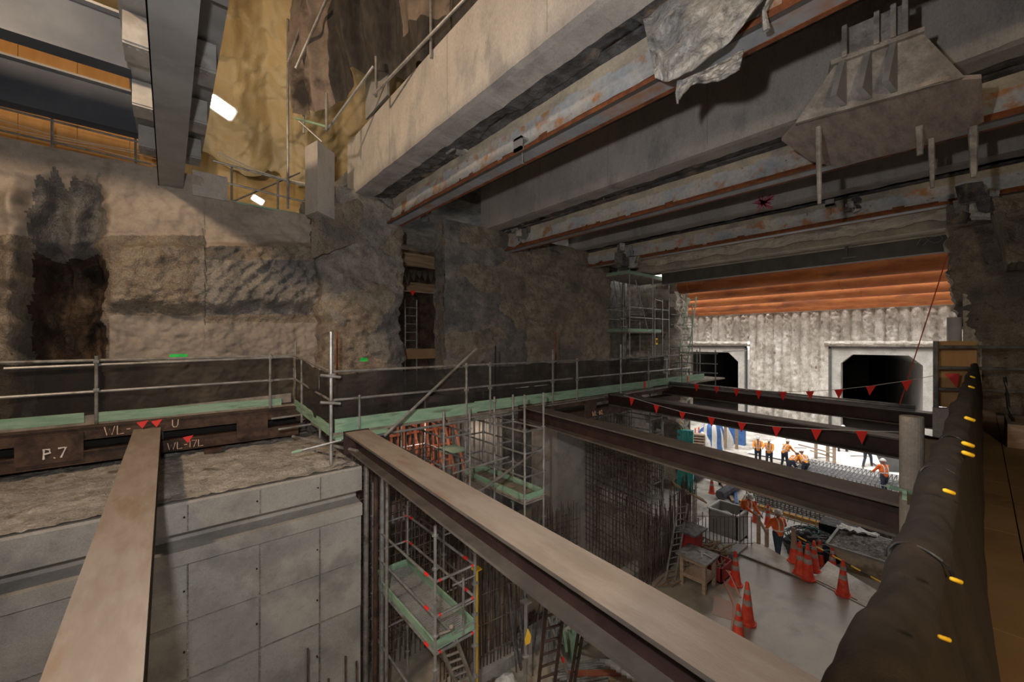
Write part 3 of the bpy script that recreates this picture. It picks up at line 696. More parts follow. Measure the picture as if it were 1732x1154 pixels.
for px in (1272, 1433):
    c = pt(px, 435, X=Xg-.1); m = MB(); m.box((Xg-.25, c.y-.04, c.z-.02), (Xg-.2, c.y+.04, c.z+.45)); m.box((Xg-.3, c.y-.3, c.z+.35), (Xg+.1, c.y+.25, c.z+.42)); m.box((Xg-.3, c.y-.25, c.z-.05), (Xg-.22, c.y+.12, c.z+.02)); single('hanger_bracket', m, 'dark_grey_steel', 'dark hanger bracket on the grey beam above the pipes, '+('left one' if px < 1300 else 'right one'), 'bracket')
# ---- rusty pipe props across the open shaft
zs = [18.9, 22.6, 27.4, 32.8, 36.9]
pl = ['nearest and lowest-hanging', 'second nearest', 'middle', 'second farthest', 'farthest']
for k, x in enumerate(zs):
    ye = 9.5 if k == 0 else 18.55
    m = MB(); m.tube((x, -1.0, 2.28+.38), (x, ye, 2.28+.38), .38, n=32)
    for y in (4.0, 9.0, 14.5)[:2 if k == 0 else 3]: m.tube((x, y, 2.66), (x, y+.03, 2.66), .39, n=32)
    single('pipe_prop', m, 'rust_pipe', 'rust orange steel pipe across the shaft, %s of the five' % ['topmost in view and nearest', 'second from the top', 'middle one', 'fourth from the top', 'lowest in view and farthest'][k], 'pipe', smooth=True)

# ================================================================== HANGING BRACKET, upper right
Xb = 6.0
def bp(px, py, dx=0): v = pt(px, py, X=Xb+dx); return v
hb = thing('hanging_bracket', 'heavy whitish steel bracket hung from the ceiling at upper right, pointed base plate with rods', 'bracket', tuple(bp(1480, 200)))
# base plate: polygon in a horizontal plane, seen from below
zp = bp(1330, 235).z
edge = [(1330, 236), (1350, 208), (1420, 185), (1520, 160), (1592, 133), (1664, 131)]
topz = bp(1480, 175).z
back = [pt(px, py, Z=zp+.04) for px, py in [(1345, 205), (1420, 183), (1500, 165), (1592, 130), (1664, 130)]]
front = [pt(px, py, Z=zp+.0) for px, py in [(1664, 205), (1600, 236), (1530, 255), (1420, 282), (1370, 268), (1330, 240)]]
zpl = pt(1480, 165, X=6.5).z
def P(px, py, Z=zpl): return pt(px, py, Z=Z)
poly = [P(1322, 238), P(1352, 206), P(1420, 186), P(1500, 166), P(1592, 137), P(1660, 133), P(1664, 206), P(1610, 232), P(1530, 256), P(1412, 283), P(1370, 272)]
m = MB(); m.prism(poly, (0, 0, .05)); obj('base_plate', m, 'bracket_plate', hb)
cxy = sum((p for p in poly), Vector())/len(poly)
# upright plate rising from near the back edge
Xw = P(1500, 166).x+.02
a = P(1352, 200); b = P(1640, 128)
def U(px, py, dx=0): 
    t = (px-1352)/(1640-1352); x = a.x+(b.x-a.x)*t
    return pt(px, py, X=x+dx)
m = MB(); quad = [U(1345, 208), U(1412, 110), U(1560, 55), U(1632, 130)]; off = Vector((.05, .03, 0)); m.prism(quad, off); obj('gusset_plate', m, 'bracket', hb)
m = MB(); m.prism([U(1405, 110, -.06), U(1564, 52, -.06), U(1564, 44, -.06), U(1405, 102, -.06)], (.35, .1, 0)); obj('cap_flange', m, 'bracket', hb)
for px in (1432, 1475, 1518):
    m = MB(); tp = U(px, 112-(px-1400)*.33, -.02); bt = U(px, 186-(px-1400)*.27, -.02); n_ = Vector((-1, .1, 0)); m.prism([tp, tp+n_*.05, bt+n_*.36, bt], (.0, .06, 0)); obj('rib', m, 'plate_grey', hb)
m = MB(); m.prism([U(1430, 98, .05), U(1428, 50, .05), U(1533, 5, .05), U(1535, 52, .05)], (.12, .04, 0)); obj('stem', m, 'bracket', hb)
for px in (1430, 1484, 1512, 1532): 
    m = MB(); m.bar(U(px, 100-(px-1430)*.4, -.02), U(px, 50-(px-1430)*.43-3, -.02), .05, .14, up=(1, 0, 0)); obj('stem_rib', m, 'bracket', hb)
for px, y0_, y1_, r in ((1384, 208, 345, .035), (1554, 158, 262, .05), (1645, 158, 300, .05), (1575, 235, 318, .035)):
    base = P(px, y0_, zpl); base = pt(px, y0_, X=base.x-.05); base.z = max(base.z, 0); tp = pt(px, y0_, X=P(px, max(y0_, 215)).x)
    bt = pt(px+2, y1_, X=P(px, max(y0_, 215)).x)
    m = MB(); pts_ = [tp.lerp(bt, q/8)+Vector((.012*nz(q, px), .012*nz(px, q), 0)) for q in range(9)]; m.path(pts_, [r, r*1.0, r*1.05, r*.95, r, r*.9, r*.8, r*.75, r*.65], 8); obj('hanging_rod', m, 'bracket', hb)

# ================================================================== GREY STEEL GIRDERS, upper left
t = thing('steel_girder', 'big grey steel girder seen from below at upper left, ending on the broken wall', 'steel girder', (.03, 6, 3.4))
m = MB(); m.box((-.18, -2, 3.40), (.24, 11.75, 3.43)); m.box((-.18, -2, 3.40), (-.165, 11.75, 3.44)); obj('bottom_flange', m, 'girder_grey', t)
m = MB(); m.box((.015, -2, 3.43), (.045, 11.7, 4.35)); obj('web', m, 'girder_grey', t)
m = MB(); m.box((-.5, -2, 4.32), (-.16, 11.7, 4.36)); m.box((.2, -2, 4.32), (.58, 11.7, 4.36)); m.box((-.5, -2, 4.36), (-.47, 11.7, 4.6)); m.box((.55, -2, 4.36), (.58, 11.7, 4.6)); obj('top_flange', m, 'girder_grey', t)
for y in (5.2, 7.2, 9.0, 10.8):
    for s, (xa, xb) in ((-1, (-.46, -.16)), (1, (.2, .52))):
        m = MB(); m.box((xa, y, 3.9), (xb, y+.5, 4.28)); m.box((xa, y+.02, 3.87), (xb, y+.48, 3.9)); 
        for k in range(3): m.tube((xa+.08*k+.06, y+.1, 3.86), (xa+.08*k+.06, y+.1, 3.88), .022)
        obj('splice_plate', m, 'plate_grey', t)
for nm, y, lab in (('cross', 11.5, 'dark blue-grey cross girder at upper left, the lower one just above the wall top'), ('cross', 8.9, 'dark blue-grey cross girder at upper left, the higher one in the corner of view')):
    t = thing('cross_girder', lab, 'steel girder', (-4, y, 4.3))
    m = MB(); m.box((-8.9, y-.02, 4.34), (-.46, y+.02, 5.12)); obj('web', m, 'girder_blue', t)
    m = MB(); m.box((-8.9, y-.15, 4.30), (-.46, y+.17, 4.335)); obj('bottom_flange', m, 'girder_blue', t)
    m = MB(); m.box((-8.9, y-.15, 5.12), (-.46, y+.17, 5.16)); obj('top_flange', m, 'girder_grey', t)
ORD = ['first', 'second', 'third', 'fourth', 'fifth', 'sixth', 'seventh', 'eighth', 'ninth', 'tenth', 'eleventh', 'twelfth', 'thirteenth', 'fourteenth', 'fifteenth', 'sixteenth']
# plywood hoarding behind the cross girders
for k in range(8):
    x0 = -7.2+k*.92
    m = MB(); m.box((x0, 14.2, 4.2), (x0+.91, 14.22, 7.4))
    if k % 3 == 1: m.box((x0+.5, 14.12, 4.2), (x0+.6, 14.19, 7.4), 1)
    o = single('plywood_sheet', m, ['plywood', 'pack_timber'], 'golden plywood sheet behind the cross girders, %s from the left' % ORD[k], 'plywood', group='plywood hoarding behind the cross girders')
# stub upstand block at wall top
m = MB(); m.box((.40, 11.55, 3.3), (1.05, 12.4, 3.86)); single('concrete_upstand', m, 'ceiling_concrete', 'small concrete upstand on the wall top, right of the big grey girder end', 'concrete block')
# concrete stub block at left end of the nearest beam
xa = pt(515, 300, Y=10.5).x
m = MB()
A = [pt(516, 243, Y=10.55), pt(537, 237, Y=10.0), pt(566, 244, Y=10.45)]
zt_ = A[1].z; zb_ = pt(537, 357, Y=10.0).z
poly = [(A[0].x, A[0].y), (A[1].x, A[1].y), (A[2].x, A[2].y), (A[2].x-.15, A[2].y+.6)]
m.prism([(x, y, zb_) for x, y in poly], (0, 0, zt_-zb_)); single('concrete_block', m, 'ceiling_concrete', 'upright concrete block hanging at the left end of the nearest ceiling beam', 'concrete block')
# pier cap lump between block and pier
def cap(u, v):
    px = 527+u*115; top = 362-u*40+4*nz(px*.1, 1); py = top+v*75
    return pt(px, py, Y=10.35+.1*fbm(px*.02, py*.02, 3)+u*.5)
m = MB(); m.grid(50, 40, cap); m.grid(50, 12, lambda u, v: Vector(cap(u, 0))+Vector((v*.2, v*1.0, 0))); struct('wall_left', m, 'rough_concrete', smooth=True)

# timbers and hangings in the dark gap between the left and middle piers
for k, (py, h, Y, mm, lab) in enumerate(((408, .42, 13.2, 'rough_grey', 'grey concrete lintel high in the gap between the piers'), (441, .40, 12.8, 'pack_timber', 'layered old timber beam across the gap between the piers'), (487, .34, 14.0, 'pack_timber', 'lower broken timber beam deep in the gap between the piers'))):
    z = pt(715, py, Y=Y).z; m = MB(); m.grid(40, 6, lambda u, v: (4.6+u*4.2, Y+.05*nz(u*9, v*4, k), z-h/2+h*v+.03*nz(u*12, k))); m.box((4.6, Y+.05, z-h/2+.02), (8.8, Y+.35, z+h/2-.02))
    single('lintel_beam', m, mm, lab, 'beam')
m = MB()
for k in range(7):
    c = pt(690+k*10, 468, Y=13.4); l = random.uniform(.25, .6); m.path([(c.x+.04*nz(q, k), c.y, c.z+.2-l*q/5) for q in range(6)], [.05, .09, .10, .08, .05, .01], 6)
single('hanging_debris', m, 'black_cloth', 'dark ragged debris hanging under the timber in the gap between the piers', 'debris')
c = pt(715, 598, Y=12.6); m = MB(); m.box((4.9, 12.6, c.z-.18), (8.4, 12.75, c.z+.16)); single('timber_beam', m, 'walk_ply', 'yellowish brown beam low in the gap between the piers', 'beam')
c = pt(756, 597, Y=12.0); m = MB(); m.tube((c.x-.12, 11.9, c.z-.22), (c.x-.12, 11.9, c.z+.22), .045, n=8); single('yellow_pole', m, 'yellow', 'short yellow upright at the right of the gap between the piers', 'pole')
c = pt(742, 575, Y=12.1); m = MB(); m.box((c.x, 12.1, c.z-.35), (c.x+.03, 12.13, c.z+.2)); [m.box((c.x, 12.1, c.z+a), (c.x+.5, 12.13, c.z+a+.03)) for a in (.17, -.02, -.25)]; single('tube_frame', m, 'galv', 'small pale tube frame at the right of the gap between the piers', 'frame')
for k in range(6):
    c = pt(690, 520+k*14, Y=13.5)
    if k == 0: lt = thing('ladder', 'dim ladder standing deep in the gap between the piers', 'ladder', tuple(c))
    m = MB(); m.tube((c.x-.1, 13.5, c.z), (c.x+.35, 13.5, c.z), .018, n=6); obj('rung', m, 'galv_dull', lt)
for s_ in (-.1, .35): c = pt(690, 600, Y=13.5); m = MB(); m.tube((c.x+s_, 13.5, -1.7), (c.x+s_, 13.5, c.z+2.0), .022, n=6); obj('stile', m, 'galv_dull', lt)
# ================================================================== SCAFFOLDING
def post(parent, x, y, z0, z1, r=.024, matn='galv', rings=None, name='post'):
    m = MB(); m.tube((x, y, z0), (x, y, z1), r, n=8)
    if rings:
        z = rings
        while z < z1-.05:
            if z > z0+.05: m.lathe((x, y, z), [(r, -.012), (r*2.1, -.008), (r*2.1, .008), (r, .012)], 8)
            z += .5
    return obj(name, m, matn, parent, smooth=False)
def rail(parent, p, q, r=.022, matn='galv', name='rail', bands=0):
    m = MB(); m.tube(p, q, r, n=8)
    mats = [matn]
    if bands:
        mats = [matn, 'red_flag']; P, Q = Vector(p), Vector(q)
        for t in (.08, .9)[:bands]: m.tube(P.lerp(Q, t), P.lerp(Q, t+.05), r*1.08, n=8, mi=1)
    return obj(name, m, mats, parent)
def couplers(parent, pts, r=.04, matn='galv_dull'):
    for p in pts:
        m = MB(); m.box((p[0]-r, p[1]-r, p[2]-r*.8), (p[0]+r, p[1]+r, p[2]+r*.8)); m.tube((p[0], p[1]-r*1.9, p[2]), (p[0], p[1]-r, p[2]), .012); obj('coupler', m, matn, parent)
def toe(parent, p, q, h=.2, th=.035, matn='green_board'):
    m = MB(); m.bar(p, q, th, h); return obj('toe_board', m, matn, parent)
def net(parent, P, Q, z0, z1, sag=.06, seed=1, n=60, name='netting', bulge=.05, z0b=None, z1b=None):
    """net sheet between plan points P and Q"""
    P = Vector((*P, 0)); Q = Vector((*Q, 0)); d = (Q-P).normalized(); nn = Vector((-d.y, d.x, 0))
    z0b = z0 if z0b is None else z0b; z1b = z1 if z1b is None else z1b
    mb = MB()
    def g(u, v):
        p = P.lerp(Q, u); L = (Q-P).length*u
        zt = z1+(z1b-z1)*u-sag*abs(math.sin(L*1.5+seed))-.03*nz(L*3, seed); zb = z0+(z0b-z0)*u
        b = bulge*(math.sin(L*3.1+v*2+seed)*.5+nz(L*2.2, v*2, seed))*math.sin(math.pi*min(1, v+.15))
        p = p+nn*b; return (p.x, p.y, zb+(zt-zb)*v)
    mb.grid(n, 12, g); return obj(name, mb, 'net_black', parent, smooth=True)
# ---- left guardrail over the waler
gl = thing('guardrail', 'tube guardrail with black netting and green toe boards along the far left walkway', 'guardrail', (-1.5, 10.2, -1.45))
Yg = 10.15
for px, zt in ((163, -.26), (457, -.28), (500, -.02)):
    x = pt(px, 640, Y=Yg-.06).x; post(gl, x, Yg-.06, -1.55, zt, .026, 'galv_dull')
    couplers(gl, [(x, Yg-.06, z) for z in (-.36, -.86, -1.5)], .035)
rail(gl, (-6, Yg, -.36), (2.2, Yg, -.33), .026, 'galv_dull'); rail(gl, (-2.0, Yg-.03, -.44), (2.1, Yg-.02, -.36), .024, 'galv')
rail(gl, (-6, Yg, -.94), (2.2, Yg, -.86), .026, 'galv'); 
toe(gl, (-6, Yg-.02, -1.35), (-1.12, Yg-.02, -1.33), .17); toe(gl, (-.99, Yg-.04, -1.34), (1.9, Yg-.02, -1.36), .17)
m = MB(); m.bar((-1.15, Yg, -1.4), (2.1, Yg+.02, -1.28), .03, .2); obj('toe_board', m, 'grey_timber', gl, label='unpainted timber toe board')
net(gl, (-6, Yg+.05), (2.15, Yg+.05), -1.4, -.36, .02, 2, 120)
m = MB(); m.box((-6, 10.1, -1.47), (3.2, 11.6, -1.42)); single('deck_board', m, 'deck_wood', 'timber deck of the walkway along the broken left wall', 'walkway deck')
# ---- short return of the guardrail
XC = 2.17
gc = thing('guardrail', 'short netted guardrail with green toe board joining the left and right walkways at the corner', 'guardrail', (XC, 8.9, -1.6))
x5 = XC; post(gc, XC, 9.5, -1.75, -.4, .024, 'galv_dull'); post(gc, XC+.02, 8.2, -1.85, -.45, .022, 'galv_dull')
rail(gc, (XC, 10.15, -.33), (XC, 7.5, -.54), .024, 'galv_dull'); rail(gc, (XC, 10.15, -.86), (XC, 7.5, -1.05), .022, 'galv_dull')
toe(gc, (XC, 10.1, -1.42), (XC, 7.5, -1.58), .2); net(gc, (XC, 10.15), (XC, 7.55), -1.45, -.36, .03, 5, 40, z0b=-1.6, z1b=-.56)
rail(gc, (XC-.55, 9.6, -1.62), (XC+.1, 9.6, -1.6), .022); rail(gc, (XC-.5, 9.2, -1.78), (XC+.1, 9.2, -1.76), .022)
rail(gc, (XC-.3, 8.9, -1.9), (XC+.3, 7.0, -1.9), .03, 'galv_dull')
# tall corner post
cp = thing('scaffold_post', 'tall bright galvanised post standing at the corner of the walkway guardrail', 'scaffold pole', (2.2, 7.42, -2.1))
post(cp, pt(560, 600, Y=7.35).x, 7.35, -2.15, .16, .03, 'galv'); couplers(cp, [(pt(560, 600, Y=7.35).x, 7.33, z) for z in (-.6, -1.06)], .04, 'galv')
xk = pt(560, 600, Y=7.3).x
for z in (-.6, -1.06): rail(cp, (xk-.18, 7.28, z+.02), (xk+.14, 7.24, z-.03), .024, 'galv', 'coupling_tube')
m = MB(); m.tube((1.55, 7.45, -1.86), (2.3, 7.3, -1.74), .022); m.tube((1.55, 7.45, -1.86), (1.7, 7.42, -1.835), .024, mi=1)
single('scaffold_tube', m, ['galv', 'green_board'], 'short pale green tipped tube poking left from the corner post above the concrete', 'scaffold pole')
# ---- right guardrail
Yr = 7.55
gr = thing('guardrail', 'long netted guardrail with green toe boards along the middle walkway towards the tunnels', 'guardrail', (9, Yr, -1.7))
posts = [(608, .9), (789, -.38), (829, -.2), (935, .2), (976, -.3), (1050, .28), (1097, .1), (1128, .1), (1153, 0)]
prev = None
for px, ex in posts:
    x = pt(px, 640, Y=Yr-.06).x
    if px == 608: post(gr, x, Yr-.06, -1.75, -1.0, .022, 'galv_dull'); continue
    post(gr, x, Yr-.06, -2.15 if px in (829, 1050, 1153) else -1.8, -.50+max(0, ex)*1.4, .026, 'galv_dull' if px % 2 else 'galv')
    couplers(gr, [(x, Yr-.06, z) for z in (-.56, -1.1, -1.72)], .036)
xe = pt(1168, 610, Y=Yr).x
rail(gr, (2.2, Yr, -.55), (xe, Yr, -.55), .024, 'galv_dull'); rail(gr, (2.2, Yr, -1.06), (xe, Yr, -1.06), .024, 'galv')
rail(gr, (2.3, Yr-.12, -1.78), (xe, Yr-.12, -1.76), .026, 'galv'); rail(gr, (4.5, Yr-.2, -1.70), (xe, Yr-.2, -1.66), .024, 'galv_dull'); 
xs_ = [2.3, 5.05, 5.1, 9.0, 9.06, 13.3, 13.4, 17.0]
for a, b, dz in ((2.25, 5.35, -1.52), (5.3, 9.35, -1.5), (9.3, 12.9, -1.5), (12.8, 16.9, -1.47)): toe(gr, (a, Yr-.05, dz), (b, Yr-.05+.01*(a > 5), dz), .24)
net(gr, (2.2, Yr+.03), (xe-2, Yr+.03), -1.65, -.56, .06, 8, 200, bulge=.09)
for x in (12.3, 15.4): m = MB(); m.box((x, Yr-.075, -1.6), (x+.1, Yr-.068, -1.38)); obj('red_tape', m, 'red_flag', gr, label='red tape mark')
m = MB(); m.box((2.2, 7.5, -1.70), (19.0, 8.9, -1.645)); single('deck_board', m, 'deck_wood', 'timber deck of the middle walkway behind the long netted guardrail', 'walkway deck')
m = MB(); m.box((2.2, 7.28, -1.73), (3.2, 7.5, -1.69)); m2_ = None
single('deck_board', m, 'green_board', 'chipped green board lying at the corner above the end of the long strut', 'board')
m = MB(); m.box((7.8, 8.7, -1.6), (11.5, 8.76, -.62)); m.box((10.5, 8.2, -1.0), (11, 8.26, -.4))
# ledger tubes under deck
for y in (8.2, 8.8):
    m = MB(); m.tube((2.3, y, -1.8), (17, y, -1.8), .024); single('scaffold_tube', m, 'galv_dull', 'scaffold tube under the middle walkway, the %s one' % ('nearer' if y < 8.5 else 'farther'), 'scaffold pole')
# spikes and bars standing behind the netting
for px, y0, y1 in ((570, 562, 620), (940, 562, 610), (838, 585, 612), (935, 590, 600)):
    x = pt(px, 600, Y=8.9).x; z = pt(px, y0, Y=8.9).z; m = MB(); m.tube((x, 8.9, -1.64), (x, 8.9, z), .022)
    single('steel_bar', m, 'rust_edge' if px in (570, 940) else 'cable_black', 'rusty upright bar behind the netting at the %s' % {570: 'left pier', 940: 'middle pier, taller', 838: 'gap between the piers', 935: 'middle pier, shorter'}[px], 'steel bar')
# loose diagonal pole
a = pt(650, 738, Y=7.0); b = pt(806, 590, Y=7.35)
m = MB(); m.tube(a, b, .028, n=10); single('scaffold_tube', m, 'galv', 'long loose tube leaning diagonally across the middle guardrail', 'scaffold pole')

# ---- generic tower
def tower(label, xs, ys, z0, z1, decks=(), rails=(), gy=None, green=True, deckmat='deck_wood', matn='galv', bands=0, order=None, brace=True, skip=()):
    t = thing('scaffold_tower', label, 'scaffold', ((xs[0]+xs[-1])/2, (ys[0]+ys[-1])/2, z0))
    for i, x in enumerate(xs):
        for j, y in enumerate(ys):
            if (i, j) in skip: continue
            post(t, x, y, z0, z1 if not callable(z1) else z1(i, j), .024, matn, rings=z0+.3)
    for z in rails:
        for y in ys: rail(t, (xs[0], y, z), (xs[-1], y, z), .021, matn, bands=bands)
        for x in xs: rail(t, (x, ys[0], z), (x, ys[-1], z), .021, matn, bands=bands)
    for z, (xa, xb, ya, yb) in decks:
        m = MB(); m.box((xa, ya, z-.05), (xb, yb, z))
        if deckmat == 'mesh_deck':
            m = MB()
            for k in range(2):
                wv = (xb-xa)/2-.02; x_ = xa+k*(xb-xa)/2+.01
                m.box((x_, ya, z-.05), (x_+.03, yb, z)); m.box((x_+wv-.03, ya, z-.05), (x_+wv, yb, z))
                q = ya
                while q < yb: m.box((x_+.03, q, z-.02), (x_+wv-.03, q+.026, z-.01)); q += .045
                for s in range(1, 8): m.box((x_+.03+s*(wv-.06)/8, ya, z-.019), (x_+.04+s*(wv-.06)/8, yb, z-.011))
        obj('deck', m, 'plate_grey' if deckmat == 'mesh_deck' else deckmat, t)
        if green:
            for p, q in (((xa, ya), (xb, ya)), ((xa, ya), (xa, yb)), ((xb, ya), (xb, yb)), ((xa, yb), (xb, yb))): toe(t, (p[0], p[1], z+.065), (q[0], q[1], z+.065), .13, .025)
    return t
# tower under the middle walkway
ta = tower('scaffold tower with a green edged platform just under the middle walkway, beside the smooth pillar', [5.78, 6.35], [6.35, 7.4, 8.6], FZ, lambda i, j: -1.15 if j == 0 else -1.3, [(-3.42, (5.78, 6.35, 6.35, 8.6))], (-1.95, -2.42, -2.92, -3.5, -5.0))
rail(ta, (4.2, 6.2, -2.95), (6.9, 6.9, -2.55), .026); rail(ta, (4.4, 7.0, -2.7), (5.8, 6.9, -2.6), .022)
m = MB(); m.box((5.3, 8.7, -2.85), (5.9, 9.3, -2.8)); single('platform_board', m, 'green_board', 'small pale green board on the ledgers left of the platform under the walkway', 'board')
tower('scaffold tower left of the platform tower, beside the orange formwork frames', [4.3, 4.95], [7.2, 9.2], FZ, -1.45, [], (-2.0, -2.6, -4.0, -5.2))
tb = tower('scaffold tower with perforated metal deck hanging below the long strut at lower left', [3.02, 3.74], [5.3, 7.7], FZ, lambda i, j: -2.75 if i == 0 else -3.3, [(-4.62, (3.02, 3.74, 5.3, 7.7))], (-3.6, -4.12, -4.68, -5.7), deckmat='mesh_deck', bands=2)
# small gate panel and ladder on it
for z in (-3.75, -4.15, -4.5): rail(tb, (3.3, 5.27, z), (3.74, 5.27, z), .014)
rail(tb, (3.5, 5.27, -4.6), (3.5, 5.27, -3.7), .02)
def ladder(label, a, b, wv, rungs, matn='galv', rl=.02, rr=.014, wvec=None, green=False):
    a, b = Vector(a), Vector(b); wv = Vector(wv); t = thing('ladder', label, 'ladder', tuple(a))
    for s in (0, 1): m = MB(); m.tube(a+wv*s, b+wv*s, rl, n=6); obj('stile', m, matn, t)
    for k in range(rungs):
        p = a.lerp(b, (k+.6)/rungs); m = MB(); m.tube(p, p+wv, rr, n=6); obj('rung', m, matn, t)
    return t
ladder('timber-brown ladder leaning down from the perforated deck', pt(790, 1200, Z=FZ), pt(735, 1070, X=3.1, ), (.26, -.06, 0), 12, 'grey_timber', .035, .02)
ladder('tall rusty ladder standing in the pit by the stacked tubes at bottom centre', pt(905, 1215, Z=FZ+.1), pt(926, 1010, d=6.0), (.30, -.1, 0), 10, 'waler_steel', .03, .018)
ladder('second tall ladder, right of the first at bottom centre', pt(955, 1215, Z=FZ+.1), pt(985, 1030, d=6.2), (.06, -.04, 0), 8, 'waler_steel', .03, .016)
ladder('slim steel ladder standing between the rebar cages near the work bench', pt(1125, 985, Z=FZ+.05), pt(1147, 855, d=11.4), (.32, -.12, 0), 12, 'galv_dull', .028, .014)
# prop poles
for i, (px, d, z1, mm) in enumerate(((713+93, 7.2, -4.1, 'yellow'), (889, 6.6, -4.3, 'galv'))):
    b_ = pt(px, 1130, d=d); m = MB(); m.tube((b_.x, b_.y, FZ), (b_.x, b_.y, z1), .028); m.box((b_.x-.07, b_.y-.07, z1), (b_.x+.07, b_.y+.07, z1+.02))
    if i: m.lathe((b_.x, b_.y, -5.2), [(.028, 0), (.06, .01), (.06, .03), (.028, .04)], 8)
    single('steel_prop', m, mm, ['thin yellow prop standing right of the perforated deck', 'grey prop with a yellow tag at bottom centre'][i], 'prop')
    if i:
        m = MB(); q = Vector((b_.x-.05, b_.y-.06, -4.95)); 
        m.prism([q+Vector((0, 0, 0)), q+Vector((.10, 0, 0)), q+Vector((.12, 0, .1)), q+Vector((.05, 0, .25)), q+Vector((-.02, 0, .1))], (0, .01, 0)); single('scaffold_tag', m, 'yellow_tape', 'yellow scaffold tag on the grey prop at bottom centre', 'tag')
# towers among the right hand cages
tower('scaffold tower with narrow mesh platform against the tall rebar cage', [10.4, 11.05], [6.1, 8.5], FZ, lambda i, j: -2.35, [(-4.6, (10.4, 11.05, 6.1, 8.5))], (-2.7, -3.2, -3.65, -4.1, -5.4), deckmat='mesh_deck', matn='galv_dull', green=False)
tower('scaffold tower beyond the third strut, in the dark under the walkway end', [13.4, 14.2], [7.9, 9.4], LZ, -1.9, [], (-2.3, -2.9, -4.5), matn='galv_dull')
# recess tower by the shaft corner
tr = tower('tall scaffold tower with green decks at the right end of the broken wall', [15.3, 17.2, 18.7], [10.0, 11.6], -1.65, lambda i, j: 3.7, [(.42, (15.2, 18.0, 10.0, 11.6)), (2.95, (15.2, 18.7, 10.0, 11.6))], (-.9, 1.05, 1.5, 3.45))
for x in (17.3, 18.0): rail(tr, (x, 9.95, -1.6), (x, 9.95, 2.0), .022)
rail(tr, (17.3, 9.95, 1.95), (18.0, 9.95, 1.9), .022)
for z in (-1.2, -.4, .2, .8, 1.3): rail(tr, (18.7, 9.9, z), (20.2, 9.6, z), .02, 'galv_dull')
rail(tr, (20.2, 9.55, -1.8), (20.2, 9.55, 1.9), .024, 'galv_dull'); rail(tr, (20.5, 9.3, -1.8), (20.5, 9.3, -.3), .024, 'galv_dull')
ladder('aluminium ladder climbing between the green decks of the recess tower, left side', pt(1052, 560, Y=9.9), pt(1037, 470, Y=10.6), (.42, 0, 0), 7, 'galv')
m = MB(); m.tube((15.6, 9.9, 2.7), (16.6, 9.9, .5), .02); single('scaffold_tube', m, 'galv', 'thin diagonal brace in the upper bay of the recess tower', 'scaffold pole')
ladder('slim pale green ladder leaning at the shaft corner beside the recess tower', (18.9, 9.7, -1.6), (20.0, 9.7, 2.2), (-.1, -.5, 0), 13, 'green_board', .03, .016)
m = MB(); m.tube((18.2, 12.2, -1.6), (18.2, 12.2, 3.4), .12, n=16); single('steel_pipe', m, 'galv_dull', 'thick grey upright pipe behind the recess tower', 'pipe', smooth=True)
c = pt(1110, 573, Y=9.9); m = MB(); m.box((c.x-.09, 9.88, c.z-.28), (c.x+.09, 9.89, c.z+.02)); m.box((c.x-.05, 9.87, c.z-.2), (c.x+.05, 9.878, c.z-.05), 1); single('scaffold_tag', m, ['yellow_tape', 'black'], 'yellow scaffold tag on the recess tower below the green deck', 'tag')
# end frame: tubes at the shaft corner end of walkway
ge = thing('guardrail', 'end guardrail of crossed tubes closing the middle walkway at the shaft corner', 'guardrail', (17.8, 8.2, -1.65))
for y in (7.5, 8.3, 9.1): post(ge, 18.0, y, -1.9, -.4, .024, 'galv_dull')
for z in (-.55, -1.0, -1.4): rail(ge, (18.0, 7.4, z), (18.0, 9.3, z), .022, 'galv_dull')
m = MB(); m.tube((18.3, 7.3, -.45), (19.2, 6.7, -.42), .02, n=8); single('light_tube', m, 'white_plastic', 'short white batten tube sticking out before the left tunnel mouth', 'tube')
# red bands where tape hangs on farthest strut pipe
# ---- scaffolding at upper left above the wall
tu = thing('guardrail', 'tube guardrail on the wall top under the golden sheeting, right of the big girder', 'guardrail', (2, 11.7, 3.35))
for px in (392, 470): x = pt(px, 300, Y=11.9).x; post(tu, x, 11.9, 3.33, 4.25, .025, 'galv')
rail(tu, (.8, 11.9, 4.3), (3.2, 11.9, 4.18), .025, 'galv'); rail(tu, (.8, 11.9, 3.85), (3.2, 11.9, 3.75), .025, 'galv')
m = MB(); m.tube((1.1, 12.6, 3.5), (2.9, 12.9, 4.9), .022); single('scaffold_tube', m, 'galv_dull', 'diagonal tube behind the wall top guardrail', 'scaffold pole')
m = MB(); m.box((1.0, 11.66, 3.325), (3.0, 11.75, 3.365)); single('toe_board', m, 'green_board', 'thin green board along the wall top under the upper guardrail', 'board')
tl = thing('guardrail', 'thin dark guardrail on the wall top at far left, below the cross girders', 'guardrail', (-3, 11.9, 3.75))
for x in (-4.2, -1.75, -.55): post(tl, x, 11.9, 3.72, 4.5, .022, 'galv_dull')
rail(tl, (-6, 11.9, 4.42), (-.3, 11.9, 4.32), .022, 'galv_dull'); rail(tl, (-6, 11.9, 4.0), (-.3, 11.9, 3.9), .02, 'galv_dull')
m = MB()
for k, z in enumerate((4.3, 4.22, 4.12)): m.path([(-6+q*.6, 12.0, z-.06*math.sin(q*1.1+k)-.02*q) for q in range(11)], .006, 4)
single('cable', m, 'white_rope', 'thin slack wires strung along the far left guardrail', 'cable')
m = MB(); m.path([(.9+q*.25, 12.1, 4.62-.12*math.sin(q*.4)-.035*q) for q in range(12)], .014, 5); m.path([(.9+q*.25, 12.15, 4.55-.25*math.sin(q*.29)) for q in range(12)], .010, 5)
single('cable', m, 'white_rope', 'slack white cable strung above the wall top guardrail', 'cable')
